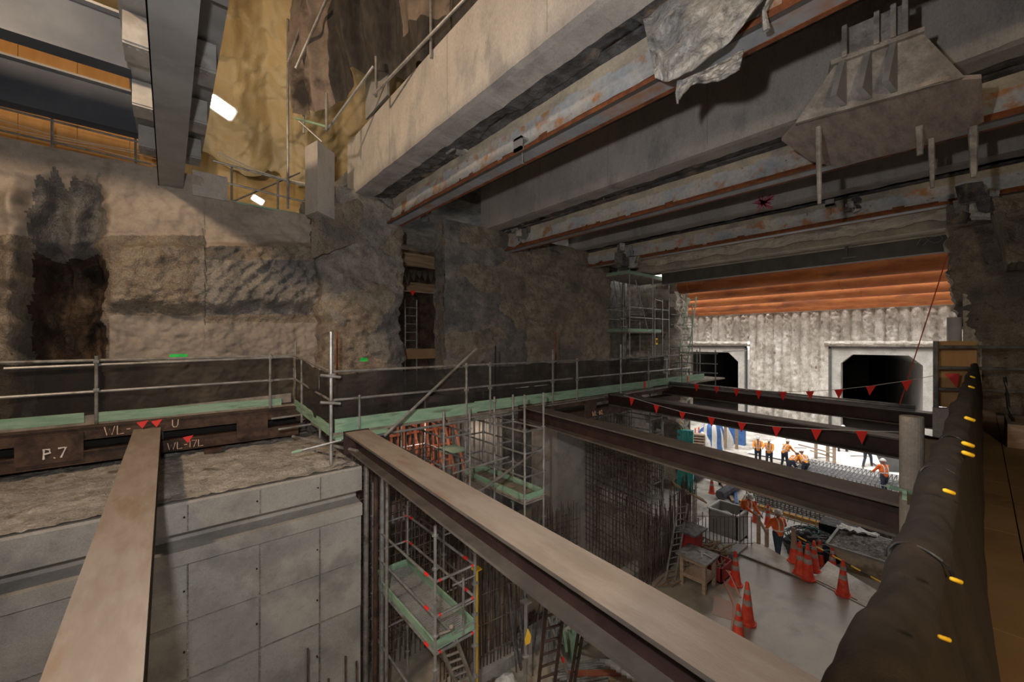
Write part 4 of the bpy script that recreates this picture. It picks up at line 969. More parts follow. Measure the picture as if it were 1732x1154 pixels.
# tower supporting the big dark cloth
tc = thing('scaffold_tower', 'scaffold of tubes carrying the big dark cloth, left of the nearest ceiling beam', 'scaffold', (2.4, 10.8, 3.3))
xq = pt(487, 250, Y=11.2).x
post(tc, xq, 11.2, 3.3, 8.0, .028, 'galv'); post(tc, xq+.22, 10.6, 5.0, 8.6, .028, 'galv'); 
a = pt(500, 116, Y=10.2); b = pt(560, -20, Y=9.4); rail(tc, a, b, .03, 'galv', 'diagonal_tube'); 
a = pt(487, 105, Y=10.6); b = pt(530, -20, Y=10.2); rail(tc, a, b, .03, 'galv', 'diagonal_tube')
a = pt(500, 200, Y=10.4); b = pt(555, 215, Y=9.6); rail(tc, a, b, .028, 'green_board', 'ledger')
a = pt(506, 205, Y=10.2); b = pt(545, 240, Y=10.0); rail(tc, a, b, .024, 'galv', 'brace')
a = pt(552, 195, Y=9.6); post(tc, a.x, a.y, a.z-.35, a.z+.5, .028, 'galv')
a = pt(552, 222, Y=9.9); b = pt(632, 112, Y=8.4); rail(tc, a, b, .028, 'galv')
a = pt(632, 160, Y=8.3); b = pt(790, -5, Y=5.6); rail(tc, a, b, .030, 'galv', 'handrail')
a = pt(636, 160, Y=8.35); post(tc, a.x, a.y, a.z-.05, a.z+.8, .03, 'galv')
a = pt(729, 90, Y=6.9); post(tc, 3.68, pt(729, 90, X=3.68).y, pt(729, 98, X=3.68).z, 7.4, .028, 'galv')
for px, py in ((604, 150), (604, 128)): pass
m = MB(); p_ = pt(655, 92, Y=8.6); m.box((p_.x, p_.y, p_.z-.9), (p_.x+.05, p_.y+1.3, p_.z+.5)); single('hoarding_sheet', m, 'girder_grey', 'grey sheet glimpsed under the dark cloth above the nearest beam', 'panel')
# tall thin mast frames hung on the golden sheeting
for i, (p0, p1) in enumerate((((432, 40), (410, 125)), ((466, 52), (437, 148)), ((497, 0), (468, 100)))):
    a = pt(*p0, Y=14.2); b = pt(*p1, Y=14.2); m = MB(); m.tube(a, b, .03); 
    if i < 2:
        o_ = Vector((.14, 0, .02)); m.tube(a+o_, b+o_, .02)
        for k in range(9): m.tube(a.lerp(b, k/8), a.lerp(b, min(1, (k+1)/8))+o_, .01)
    single('lattice_pole', m, 'galv_dull', ['left thin lattice pole against the golden sheeting', 'middle thin lattice pole against the golden sheeting', 'plain pole at the right of the lattice poles, near the dark cloth'][i], 'pole')
# cloth
def cloth(u, v):
    P = [(2.25, 10.75), (2.75, 10.1), (3.3, 9.3), (3.85, 8.2), (4.1, 6.6), (4.25, 4.6), (4.3, 3.6)]
    s = u*(len(P)-1); k = min(int(s), len(P)-2); f = s-k; x = P[k][0]+(P[k+1][0]-P[k][0])*f; y = P[k][1]+(P[k+1][1]-P[k][1])*f
    B = [5.45, 5.35, 6.15, 5.75, 5.3, 5.3, 5.3]; zb = B[k]+(B[k+1]-B[k])*f+.05*nz(u*14, 2); z = zb+(8.8-zb)*v
    fold = .20*math.sin(u*46+2.2*v+2.5*nz(u*5, v*2))+.30*nz(u*6, v*1.5, 3)+.05*math.sin(u*120+v*9*nz(u*3, v))
    fold += .30*math.sin(math.pi*v)*(1 if u < .5 else .3)
    fold = fold*min(1, .25+u*5)+.06*noise.fractal(Vector((u*22, v*9, 1)), 1.0, 2.0, 4)
    return (x-fold*.75, y-fold*.45, z+.10*nz(u*9, v*3, 8))
m = MB(); m.grid(220, 60, cloth, lambda u, v: 0 if u < .22 or (u > .5 and v > .3) else 1)
single('shade_cloth', m, ['brown_cloth', 'black_cloth'], 'big crumpled dark shade cloth hung over the scaffold above the nearest ceiling beam', 'shade cloth', smooth=True)
m = MB(); m.grid(60, 12, lambda u, v: (-5+u*4.6, 7.0+v*1.2+.1*nz(u*9, v), 6.6+v*.5+.15*math.sin(u*12))); single('shade_cloth', m, 'black_cloth', 'dark cloth in the extreme upper left corner behind the cross girder', 'shade cloth', smooth=True)
# floodlight in the shed
fp = pt(375, 182, Y=13.2)
fl = thing('floodlight', 'glowing warm floodlight in the shed right of the big grey girder', 'lamp', tuple(fp))
n_ = (-fp).normalized(); r_ = n_.cross(Vector((0, 0, 1))).normalized(); u_ = r_.cross(n_)
r_, u_ = (r_*.88+u_*.42).normalized()*-1, (u_*.88-r_*.42).normalized()
def rr(w, h, rad, dd):
    P = []
    for cx_, cy_, a0 in ((w-rad, h-rad, 0), (-w+rad, h-rad, 90), (-w+rad, -h+rad, 180), (w-rad, -h+rad, 270)):
        for k in range(5): a_ = math.radians(a0+k*22.5); P.append(fp+r_*(cx_+rad*math.cos(a_))+u_*(cy_+rad*math.sin(a_))+n_*dd)
    return P
m = MB(); m.prism(rr(.30, .17, .08, .02), n_*.02); obj('lens', m, 'lamp_glow', fl)
m = MB(); m.prism(rr(.33, .20, .08, -.10), n_*.11); obj('housing', m, 'dark_grey_steel', fl)
m = MB(); m.tube(fp-n_*.1, fp-n_*.1+Vector((0, .3, .25)), .02); obj('arm', m, 'galv', fl)
fp = pt(436, 338, Y=15.5); fl = thing('floodlight', 'small dim floodlight far behind the wall top guardrail', 'lamp', tuple(fp))
m = MB(); m.prism(rr(.17, .09, .04, .02), n_*.02); obj('lens', m, 'lamp_glow', fl); m = MB(); m.prism(rr(.2, .12, .04, -.08), n_*.09); obj('housing', m, 'dark_grey_steel', fl)
fp = pt(400, -3, Y=13); fl = thing('strip_light', 'strip light at the top edge, right of the big grey girder', 'lamp', tuple(fp))
m = MB(); m.tube(fp+Vector((-.3, 0, .15)), fp+Vector((.1, 0, -.02)), .035); obj('tube', m, 'lamp_glow', fl)

# ================================================================== RIGHT HAND FENCE
ff = thing('fence', 'netting-wrapped guardrail in the near right foreground, dark brown cloth rolled over its rail', 'fence', (4, .1, -1.6))
def fence(u, v):
    X = .25*math.exp(u*math.log(12.4/.25)); yc = .095+.012*nz(X*3, 1)
    near = sstep(3.0, 1.0, X)
    zt = -.50+.035*nz(X*2.3, 5)+.03*math.sin(X*3.3)*.5
    th = .050+.009*nz(X*4, 9)
    bulgeo = (.03+.05*near+.06*math.sin(X*2.1+1)**2)
    # v 0..0.4 outer face from bottom to top, .4-.6 over the rail, .6-1 inner face down
    if v < .4:
        t = v/.4; z = -1.72+(zt+1.72)*t; y = yc+th*(.9)+bulgeo*math.sin(math.pi*(1-t)*.6)*(1-t)**.9+.022*math.sin(X*17+t*3+4*nz(X*2, t*2))*(1-t)+.02*nz(X*9, z*2)
    elif v < .6:
        a = math.pi*(v-.4)/.2; y = yc+th*math.cos(a); z = zt+th*.9*math.sin(a)+.012*nz(X*16, a)
    else:
        t = (v-.6)/.4; z = zt-(zt+1.55)*t; y = yc-th-(.035+.05*near)*math.sin(math.pi*t*.9)-.022*math.sin(X*19+t*2+4*nz(X*2, t*2, 4))*t**.5-.02*nz(X*8, z*2, 3)*t
    # tie pinches
    pinch = max(0, 1-abs((X*1.15) % 1-.5)*14)
    y = yc+(y-yc)*(1-.22*pinch*(1 if .35 < v < .68 else .2))
    return (X, y, z)
m = MB(); m.grid(420, 72, fence); obj('fence_cloth', m, 'fence_cloth', ff, smooth=True)
m = MB(); m.tube((.2, .095, -.545), (12.6, .095, -.545), .022); obj('top_rail', m, 'galv_dull', ff)
for x in (2.6, 5.2, 8.0, 10.6): m = MB(); m.tube((x, .08, -1.62), (x, .08, -.5), .024); obj('fence_post', m, 'galv_dull', ff)
for X in (1.3, 2.0, 2.9, 4.3):
    m = MB(); zc = -.50+.035*nz(X*2.3, 5)+.015*math.sin(X*3.3); m.path([(X+.015*math.sin(a*2), .095+(.050+.014*nz(X*4, 9))*math.cos(a), zc+.046*math.sin(a)) for a in [k*math.pi/8 for k in range(0, 9)]], .0035, 5); obj('tie', m, 'cable_black', ff)
for px, py, zz in ((1605, 832, -.43), (1617, 982, -.44), (1597, 1080, -.42), (1640, 709, -.42), (1645, 638, -.4), (1643, 655, -.42), (1637, 752, -.43), (1637, 768, -.45)):
    c = pt(px, py, Z=zz); s = min(.028, c.length*.010); dv = Vector((-.3, -.8, -.12)).normalized()
    dv = Vector((SA, -CA, -.35)).normalized()
    m = MB(); m.path([c-dv*s, c-dv*s*.8, c+dv*s*.8, c+dv*s], [s*.12, s*.32, s*.36, s*.15], 8); obj('cap', m, 'yellow', ff, smooth=True, label='yellow plastic tube cap')
# far end of fence: frame of tubes with board
fe = thing('guardrail', 'tube frame with rungs at the far right end of the struts, before the right tunnel', 'guardrail', (12.9, .8, -1.6))
fx = 12.6
for px, y0, y1 in ((1583, 577, 718),):
    c = pt(px, 600, X=fx); post(fe, fx, c.y, pt(px, y1, X=fx).z, pt(px, y0, X=fx).z, .045, 'galv_dull')
c0 = pt(1583, 587, X=fx)
for py in (587, 622, 658): rail(fe, (fx, c0.y, pt(1583, py, X=fx).z), (fx+.6, c0.y-1.2, pt(1583, py, X=fx).z), .035, 'galv_dull')
c = pt(1612, 640, X=13.4); m = MB(); m.box((13.4, c.y-.35, -1.5), (13.45, c.y+.28, .0)); single('plywood_sheet', m, 'plywood', 'orange-brown plywood panel between the right tunnel and the dark wall', 'plywood')
m = MB(); yp = pt(1614, 600, X=13.9).y; m.tube((13.9, yp, -2), (13.9, yp, .55), .12, n=16); single('steel_pipe', m, 'white_plastic', 'whitish upright pipe lit by daylight beside the right tunnel mouth', 'pipe', smooth=True)
# round post stub with clamp
pp = thing('steel_post', 'short thick round steel post standing by the fence over the ends of the struts', 'post', (5.2, .42, -1.9))
c = pt(1542, 705, X=5.25); m = MB(); m.tube((c.x, c.y, -1.95), (c.x, c.y, c.z), .085, n=24); obj('post', m, 'grey_timber', pp, smooth=False)
m = MB(); m.tube((c.x, c.y, c.z-.001), (c.x, c.y, c.z+.004), .082, n=24); obj('top', m, 'grey_timber', pp)
k = pt(1530, 828, X=4.9); m = MB(); m.bar(k+Vector((-.08, .10, .02)), k+Vector((.10, -.10, -.05)), .035, .03); m.box((k.x-.05, k.y-.02, k.z-.08), (k.x-.02, k.y+.01, k.z)); obj('clamp', m, 'green_board', pp, label='pale green clamp')
c = pt(1562, 760, X=6.2); m = MB(); m.box((6.2, c.y-.12, -1.9), (6.3, c.y+.10, c.z+.1)); single('timber_post', m, 'grey_timber', 'grey square timber behind the short round post', 'timber')
c = pt(1598, 690, X=8.3); m = MB(); m.box((8.3, c.y-.05, -1.95), (8.42, c.y+.12, -.95)); single('timber_post', m, 'grey_timber', 'grey square timber standing at the end of the fourth strut', 'timber')
a = pt(1556, 738, X=6.9); b = pt(1592, 745, X=7.6); m = MB(); m.bar(a, b, .06, .05); single('timber_rail', m, 'timber', 'pale timber rail joining the two square timbers by the fence', 'timber')
# things on the far walkway
m = MB(); m.box((9.6, -1.0, -1.6), (10.9, -.25, -1.25)); single('timber_box', m, 'timber', 'pale timber box on the right walkway near the dark wall', 'box')
for k in range(4):
    m = MB(); m.tube((10.2+.35*k, -3.2, -1.5+.06*(k % 2)), (10.0+.35*k, -1.2, -1.54+.06*(k % 2)), .045, n=8); single('scaffold_tube', m, 'galv_dull', 'grey tube lying across the far end of the right walkway, %s from the camera' % ORD[k], 'scaffold pole', group='tubes lying across the right walkway')
m = MB(); m.path([(9.9+.12*math.sin(q*.9), -.22-.04*q*.3, -.55-.1*q+.1*math.sin(q)) for q in range(10)], .02, 6); single('cable', m, 'cable_black', 'black cable loop hanging over the far end of the fence', 'cable')

# ================================================================== BUNTING
def bunting(label, pxs, xs_, size, n=None, flip=0):
    """rope through pixel stations at given X planes; a flag hangs at each"""
    P = [pt(px, py, X=x) for (px, py), x in zip(pxs, xs_)]
    t = thing('flag_string', label, 'bunting', tuple(P[0]))
    m = MB(); m.path(P, .006, 4); obj('rope', m, 'white_rope', t)
    for i, p in enumerate(P[1:-1] if n is None else [P[k] for k in n]):
        j = P.index(p); d = (P[min(j+1, len(P)-1)]-P[j-1]).normalized(); h = size*random.uniform(.95, 1.08); wv = size*.42
        sk = Vector((random.uniform(-.02, .02), random.uniform(-.02, .02), 0))
        m = MB(); m.prism([p-d*wv, p+d*wv, p+sk-Vector((0, 0, h))], Vector((-.004, 0, 0))); obj('flag', m, 'red_flag', t)
    return t
xl = lambda px: 10.12-(px-1060)/(1530-1060)*1.15
pxs = [(1055, 669), (1069, 673), (1110, 685), (1154, 697), (1203, 706), (1255, 715), (1314, 722), (1381, 726), (1457, 729), (1530, 731)]
bunting('string of red triangular flags along the fourth strut, above the workers', pxs, [xl(p[0])-.3 for p in pxs], .22)
pxs = [(1152, 640), (1178, 650), (1212, 654), (1246, 658), (1283, 661), (1324, 663), (1370, 662), (1419, 659), (1473, 653), (1534, 644), (1578, 636)]
bunting('higher string of red triangular flags crossing in front of the right tunnel mouth', pxs, [13.6-(p[0]-1150)/430*1.2 for p in pxs], .24)
c = pt(1597, 632, X=12.4); m = MB(); m.prism([c, c+Vector((.05, -.22, .01)), c+Vector((.0, -.18, -.28))], (.004, 0, 0)); single('flag', m, 'red_flag', 'single red flag on the tube frame right of the tunnel mouth', 'flag')
c = pt(692, 493, Y=13); 
for k, (px, py, Yf, lab) in enumerate(((698, 492, 13.0, 'small red flag hanging in the dark gap between the piers'), (241, 714, 9.85, 'red flag at the left of the far end of the left strut'), (265, 712, 9.85, 'red flag at the right of the far end of the left strut'), (318, 739, 9.85, 'small red flag on the waler right of the left strut'))):
    c = pt(px, py, Y=Yf); s = .14 if k == 0 else .10; m = MB(); m.prism([c+Vector((-s*.8, 0, 0)), c+Vector((s*.8, 0, .02)), c+Vector((0, 0, -s*1.2))], (0, -.006, 0)); single('flag', m, 'red_flag', lab, 'flag')
m = MB(); a = pt(1604, 428, X=13.2); b = pt(1521, 686, X=12.8); m.tube(a, b, .011, n=5); single('rope', m, 'red_rope', 'taut red rope slanting down in front of the right tunnel mouth', 'rope')
# ================================================================== PIT CONTENTS
m = MB(); m.box((9.05, 8.45, FZ), (10.9, 9.6, -2.2)); single('concrete_pillar', m, 'pale_concrete', 'smooth grey concrete pillar rising from the pit under the middle walkway', 'pillar')
m = MB(); m.box((5.0, 11.5, -7), (9, 11.6, -3.0)); m2 = m
for i, (x0, x1, y, z1) in enumerate(((6.3, 7.1, 10.9, -2.3), (7.2, 8.0, 10.9, -2.4), (8.1, 8.9, 10.9, -2.5))):
    m = MB(); m.box((x0, y, FZ), (x1, y+.08, z1))
    for k in range(4): m.box((x0+.05+k*.21, y-.06, FZ), (x0+.09+k*.21, y, z1))
    single('shutter', m, 'girder_grey', 'grey ribbed shutter in the gallery under the middle walkway, %s of three' % ['left', 'middle', 'right'][i], 'panel')
# grey floor plinth in the gallery
# ---- orange formwork frames
of = thing('formwork', 'orange steel formwork frames with slanted braces seen under the guardrail corner', 'formwork', (5.8, 10.8, FZ))
for k in range(11):
    x = 4.75+k*.19; m = MB(); m.box((x, 10.8, -4.0), (x+.045, 10.88, -2.15)); obj('upright', m, 'orange_form', of)
for k in range(6):
    x = 4.9+k*.33; m = MB(); m.bar((x, 10.45, -2.25), (x+.16, 9.9, -4.2), .05, .05); obj('brace', m, 'orange_form', of)
for z in (-2.2, -2.7, -3.2, -3.7): m = MB(); m.box((4.7, 10.76, z), (6.75, 10.8, z+.06)); obj('waling', m, 'orange_form', of)
m = MB(); m.box((4.2, 9.6, -4.6), (7.2, 10.4, -4.35)); single('concrete_plinth', m, 'pale_concrete', 'pale plinth below the orange formwork frames', 'plinth')
# ---- rebar
def cage(label, P, Q, n, z0, z1, hz, r=.013, depth=.25, lean=0, jit=.03, matn='rebar', hoops=True, cat='rebar cage'):
    P = Vector((*P, 0)); Q = Vector((*Q, 0)); d = (Q-P).normalized(); nn = Vector((-d.y, d.x, 0))
    t = thing('rebar_cage', label, cat, tuple(P+Vector((0, 0, z0))))
    rows = (0, depth) if depth else (0,)
    for k in range(n):
        for w_ in rows:
            p = P.lerp(Q, k/(n-1))+nn*w_; h = z1+random.uniform(-jit, jit)*6*(1 if jit > .03 else 1)
            m = MB(); m.tube((p.x, p.y, z0), (p.x+lean+random.uniform(-jit, jit), p.y+random.uniform(-jit, jit), h), r, n=5, cap=False); obj('vertical_bar', m, matn, t)
    for z in hz:
        m = MB()
        a = P-d*.05; b = Q+d*.05
        for w_ in rows: m.tube((a.x+nn.x*(w_-.02), a.y+nn.y*(w_-.02), z), (b.x+nn.x*(w_-.02), b.y+nn.y*(w_-.02), z+random.uniform(-.02, .02)), r*.75, n=4, cap=False)
        obj('tie_bar', m, matn, t)
    return t
cage('dense dark rebar cage rising beside the end of the panelled concrete wall', (2.85, 7.9), (4.6, 7.9), 16, FZ, -2.15, [-6.4+.22*k for k in range(19)], depth=.4, jit=.05)
cage('dark rebar cage behind the perforated deck tower under the long strut', (4.2, 8.6), (6.0, 8.9), 15, FZ, -3.6, [-6.4+.3*k for k in range(9)], depth=.4, jit=.06)
cage('row of tall dark bars under the long strut, right of the yellow prop', (3.95, 6.5), (5.6, 6.3), 22, FZ, -4.4, [-6.2, -5.6, -5.0], depth=.3, jit=.06)
cage('small curled cage at the foot of the smooth pillar', (7.4, 7.6), (8.6, 7.3), 10, FZ, -4.7, [-6.3+.17*k for k in range(9)], depth=.35, jit=.05)
cage('tall rebar cage right of the smooth pillar, nearest the long strut', (10.25, 8.3), (9.75, 5.95), 17, FZ, -3.1, [-6.4+.19*k for k in range(17)], depth=.3, jit=.04)
cage('second tall rebar cage behind the mesh platform tower', (12.0, 8.4), (11.6, 6.6), 12, FZ, -3.4, [-6.2+.3*k for k in range(9)], depth=.3, jit=.04)
cage('line of starter bars along the kerb, left of the work bench', (9.9, 5.95), (11.6, 6.0), 22, FZ, -5.0, [-6.45, -5.6], depth=.18, jit=.03)
cage('line of starter bars along the kerb behind the work bench', (11.6, 6.0), (13.1, 6.05), 20, FZ, -4.55, [-6.4, -5.8, -5.2, -4.8], depth=.2, jit=.05)
cage('fence-like row of thin bars beyond the straw-coloured heap', (13.1, 6.0), (14.35, 4.85), 15, FZ, -5.65, [-6.55, -5.7], depth=0, jit=.02)
cage('dark bar stubs standing out of the panelled wall foot at bottom left', (1.3, 7.05), (2.5, 7.05), 7, -7.3, -5.35, [], r=.018, depth=0, jit=.07)
cage('dim rebar mesh in the gallery beyond the third strut end', (11.8, 9.6), (14.8, 9.6), 20, LZ, -2.8, [-5+.25*k for k in range(9)], depth=0, jit=.03)
# thick uprights beside the concrete wall end
for k, (x, y, mm) in enumerate(((2.74, 7.35, 'galv_dull'), (2.86, 7.2, 'waler_steel'), (3.02, 7.3, 'galv'), (2.9, 6.8, 'galv_dull'))):
    m = MB(); m.tube((x, y, FZ), (x+.02, y, -2.0), .045 if k != 3 else .03, n=8); single('steel_tube', m, mm, ['grey upright tube against the end of the panelled wall, leftmost', 'brown upright tube beside the panelled wall end', 'brightest upright tube near the panelled wall end', 'thin upright tube in front of those at the panelled wall end'][k], 'pipe')
# board on the cage
a = pt(1138, 818, X=12.3); b = pt(1192, 848, X=13.0); m = MB(); m.bar(a, b, .34, .04); single('timber_board', m, 'pack_timber', 'dark board lying slanted on top of the bars behind the bench', 'board')

# ---- floor markings
m = MB(); A = [pt(px, py, Z=FZ+.003) for px, py in ((1208, 1008), (1236, 1018), (1240, 1050), (1205, 1040))]; m.prism(A, (0, 0, .003)); single('paint_patch', m, 'slab_pink', 'pinkish painted patch on the slab beside the hose', 'paint patch')
# step sheet and joint strips at the slab edge
m = MB(); A = [pt(px, py, Z=FZ+.03) for px, py in ((1249, 937), (1275, 918), (1290, 922), (1335, 950), (1372, 975), (1366, 983))]; m.prism(A, (0, 0, .03)); single('walk_sheet', m, 'slab', 'thin sheet laid over the slab edge by the cones', 'sheet')
m = MB(); A = [pt(px, py, Z=FZ+.008) for px, py in ((1375, 982), (1470, 1030), (1500, 1010), (1400, 950))]; m.prism(A, (0, 0, .012)); single('walk_sheet', m, 'lower_slab', 'pale rough strip along the slab edge, under the rightmost cone', 'sheet')
m = MB(); m.path([pt(px, py, Z=FZ+.02) for px, py in ((1376, 980), (1400, 991), (1425, 1003), (1450, 1016))], .015, 5); single('chain', m, 'cable_black', 'thin dark chain lying along the slab edge', 'chain')
def puddle(): pass
# ---- cones
def cone(label, px, py, z, h=.92, tilt=0):
    p = pt(px, py, Z=z); t = thing('traffic_cone', label, 'traffic cone', tuple(p)); s = h/.92
    t.rotation_euler = (0, 0, random.uniform(0, 1.5))
    def rad(zz): return (.035+(.14-.035)*(1-(zz-.04)/.88))*s
    o = tuple(p)
    m = MB(); m.prism([(p.x+s*.19*math.cos(a), p.y+s*.19*math.sin(a), p.z) for a in [math.radians(45*k+22.5) for k in range(8)]], (0, 0, .035*s)); obj('base', m, 'cone_red', t)
    m = MB(); m.lathe(p, [(rad(.04)*1.12, .035*s), (rad(.06), .07*s), (rad(.90), .90*s), (.02*s, .92*s)], 16); bo = obj('body', m, 'cone_red', t, smooth=False)
    for a, b in ((.42, .54), (.66, .76)): m = MB(); m.lathe(p, [(rad(a)+.004, a*s), (rad(b)+.004, b*s)], 16); obj('reflective_band', m, 'cone_band', bo, label='grey reflective band')
    return t
cone('traffic cone on the slab just right of the work bench hose', 1244, 989, FZ)
cone('taller cone of the pair nearest the long strut', 1264, 1054, FZ, .98)
cone('slim smaller cone in front of the tall one, partly behind the long strut', 1249, 1086, FZ, .85)
cone('lone cone on the pale strip at the right, nearest the fence', 1426, 1006, FZ)
cone('cone at the slab edge, nearest left of the front pair', 1353, 971, FZ+.06)
cone('frontmost cone of the cluster at the slab edge', 1366, 979, FZ+.02, .98)
cone('cone behind the frontmost one in the slab edge cluster', 1377, 966, FZ, .88)
cone('cone right behind the worker in the red vest', 1343, 950, FZ+.06, .9)
cone('cone on the lower floor before the black crates', 1387, 958, LZ, .85)
cone('orange cone on the lower floor left of the rubble skip', 1408, 968, LZ, .85)
cone('cone beside the white-hatted worker at the grey bin', 1278, 885, LZ, .9)
cone('greyish cone between the two nearer workers', 1299, 889, LZ, .85)
cone('cone below the third strut near the coiled duct', 1204, 835, LZ, .85)
for k, (px, py) in enumerate(((1176, 748), (1182, 746), (1203, 752), (1219, 754))): cone('distant cone by the blue bags, %s from the left' % ['first', 'second', 'third', 'fourth'][k], px, py, LZ+.2, 1.0)
# ---- hazard pole
a = pt(1350, 908, X=14.4); b = pt(1490, 985, X=14.4); m = MB()
for k in range(9): m.tube(a.lerp(b, k/9), a.lerp(b, (k+1)/9), .022, n=8, mi=k % 2)
single('barrier_pole', m, ['yellow_tape', 'cable_black'], 'yellow and black striped pole resting across the cones', 'pole')
# ---- bench
t = thing('work_bench', 'timber work bench with grey top and tools standing on the slab', 'bench', (11.05, 5.05, FZ))
X0, X1, Y0, Y1 = 10.72, 11.42, 4.72, 5.42
for x in (X0+.05, X1-.05):
    for y in (Y0+.05, Y1-.05): m = MB(); m.box((x-.045, y-.045, FZ), (x+.045, y+.045, -5.9)); obj('leg', m, 'timber', t)
m = MB(); m.box((X0-.06, Y0-.06, -5.9), (X1+.06, Y1+.1, -5.86)); obj('top', m, 'galv_dull', t)
for z in (-6.45, -6.0):
    m = MB(); m.box((X0+.02, Y0+.02, z), (X1-.02, Y0+.05, z+.1)); m.box((X0+.02, Y0+.02, z), (X0+.05, Y1-.02, z+.1)); m.box((X1-.05, Y0, z), (X1-.02, Y1, z+.1)); obj('apron', m, 'timber', t)
m = MB(); m.box((X0+.05, Y0+.05, -6.38), (X1-.05, Y1-.05, -6.35)); obj('shelf', m, 'timber', t)
for k, (dx, dy, l, an) in enumerate(((.35, .25, .3, .4), (.42, .12, .24, 1.3), (.55, .3, .2, 2.2))):
    m = MB(); c_ = Vector((X0+dx, Y0+dy, -5.845)); v_ = Vector((math.cos(an), math.sin(an), 0))*l/2; m.bar(c_-v_, c_+v_, .03, .025); m.bar(c_+v_-Vector((v_.y, -v_.x, 0))*.4, c_+v_+Vector((v_.y, -v_.x, 0))*.4, .035, .03)
    single('hand_tool', m, 'galv', 'hand tool lying on the bench top, %s' % ['the left one', 'the middle one', 'the right one'][k], 'tool')
t = thing('site_saw', 'red bench saw with a dark table behind the work bench', 'saw', (11.75, 5.6, FZ))
m = MB(); m.box((11.55, 5.4, FZ+.35), (12.05, 5.8, -5.62)); obj('body', m, 'red_paint', t)
m = MB(); m.box((11.4, 5.3, -5.62), (12.2, 5.95, -5.57)); obj('table', m, 'rebar_grey', t)
for x in (11.57, 12.0):
    for y in (5.43, 5.77): m = MB(); m.tube((x, y, FZ), (x, y, FZ+.4), .025); obj('leg', m, 'rebar', t)
t = thing('tool_crate', 'open red crate of offcuts behind the right legs of the work bench', 'crate', (11.9, 4.95, FZ))
m = MB(); bx = (11.55, 12.3, 4.65, 5.2); m.box((bx[0], bx[2], FZ), (bx[1], bx[3], FZ+.04)); m.box((bx[0], bx[2], FZ), (bx[1], bx[2]+.03, FZ+.42)); m.box((bx[0], bx[3]-.03, FZ), (bx[1], bx[3], FZ+.42)); m.box((bx[0], bx[2], FZ), (bx[0]+.03, bx[3], FZ+.42)); m.box((bx[1]-.03, bx[2], FZ), (bx[1], bx[3], FZ+.42)); obj('box', m, 'red_paint', t)
m = MB()
for k in range(12): a_ = Vector((random.uniform(11.6, 12.2), random.uniform(4.7, 5.1), FZ+.3)); m.bar(a_, a_+Vector((random.uniform(-.2, .2), random.uniform(-.1, .1), random.uniform(.05, .2))), .03, .03)
obj('offcuts', m, 'timber', t)
m = MB(); m.path([pt(px, py, Z=FZ+.02) for px, py in ((1217, 966), (1222, 978), (1228, 992), (1236, 1008), (1241, 1026), (1240, 1048), (1236, 1075))], .02, 6); single('hose', m, 'hose_pink', 'pinkish hose running from the red crate over the slab towards the long strut', 'hose')
m = MB()
for k in range(5):
    c0 = Vector((12.1, 5.1, FZ+.35)); m.path([c0+Vector((.1*q*math.cos(k*.7), .13*q*math.sin(k*1.3)-.1, .10*math.sin(q*.9+k)-.03*q)) for q in range(9)], .018, 5)
single('cable', m, 'hose_pink', 'tangle of pinkish cables between the red saw and the crate', 'cable')
m = MB()
for k in range(60):
    c0 = Vector((random.gauss(13.0, .28), random.gauss(5.5, .22), FZ+random.uniform(.05, .3))); d_ = Vector((random.uniform(-.3, .3), random.uniform(-.3, .3), random.uniform(-.12, .12))); m.bar(c0-d_, c0+d_, .05, .02)
single('offcut_heap', m, 'pack_timber', 'straw-brown heap of strips on the floor behind the red saw', 'heap', kind='stuff')
m = MB()
for k in range(26):
    c0 = Vector((random.uniform(10.2, 13), random.uniform(5.35, 5.8), FZ+.05+.05*random.random())); d_ = Vector((random.uniform(-.5, .5), random.uniform(-.12, .12), .02)); m.bar(c0-d_, c0+d_, .03, .02)
single('offcut_litter', m, 'pack_timber', 'litter of thin timber strips along the kerb beside the bench', 'litter', kind='stuff')
# ---- timber rail ends at the top of steps
for k, (px, y0, y1) in enumerate(((1283, 872, 920), (1297, 895, 925), (1342, 893, 925))):
    a = pt(px, y1, X=14.1); b = pt(px, y0, X=14.1); m = MB(); m.bar(a, b, .09, .09, up=(1, 0, 0)); single('timber_post', m, 'timber', 'timber post at the slab edge, %s' % ['left of the red-vested worker', 'second left of the red-vested worker', 'right of the red-vested worker'][k], 'timber')
a = pt(1284, 880, X=14.1); b = pt(1298, 904, X=14.1); m = MB(); m.bar(a, b, .08, .05); single('timber_rail', m, 'timber', 'short timber rail sloping between posts left of the red-vested worker', 'timber')
# ---- grey bin
def openbox(x0, x1, y0, y1, z0, z1, mi=0, flare=0, th=.04):
    m = MB()
    def q(xa, xb, ya, yb): m.box((xa, ya, z0), (xb, yb, z1), mi)
    q(x0, x0+th, y0, y1); q(x1-th, x1, y0, y1); q(x0, x1, y0, y0+th); q(x0, x1, y1-th, y1); m.box((x0, y0, z0), (x1, y1, z0+th), mi)
    return m
t = thing('waste_bin', 'grey open waste bin with white rubbish in front of the white-hatted worker', 'bin', (16.0, 6.1, LZ))
obj('box', openbox(15.5, 16.5, 5.7, 6.7, LZ+.1, -6.3), 'grey_bin', t)
m = MB(); 
for a_, b_ in (((15.48, 5.68), (16.52, 5.68)), ((15.48, 6.72), (16.52, 6.72)), ((15.48, 5.68), (15.48, 6.72)), ((16.52, 5.68), (16.52, 6.72))): m.bar((*a_, -6.29), (*b_, -6.29), .07, .05)
obj('rim', m, 'white_plastic', t)
m = MB(); m.grid(14, 14, lambda u, v: (15.56+u*.88, 5.76+v*.88, -6.65+.15*fbm(u*4, v*4)+.12*math.sin(u*3.1)*math.sin(v*3.1))); single('rubbish_sheet', m, 'white_sheet', 'crumpled white rubbish inside the grey bin', 'rubbish')
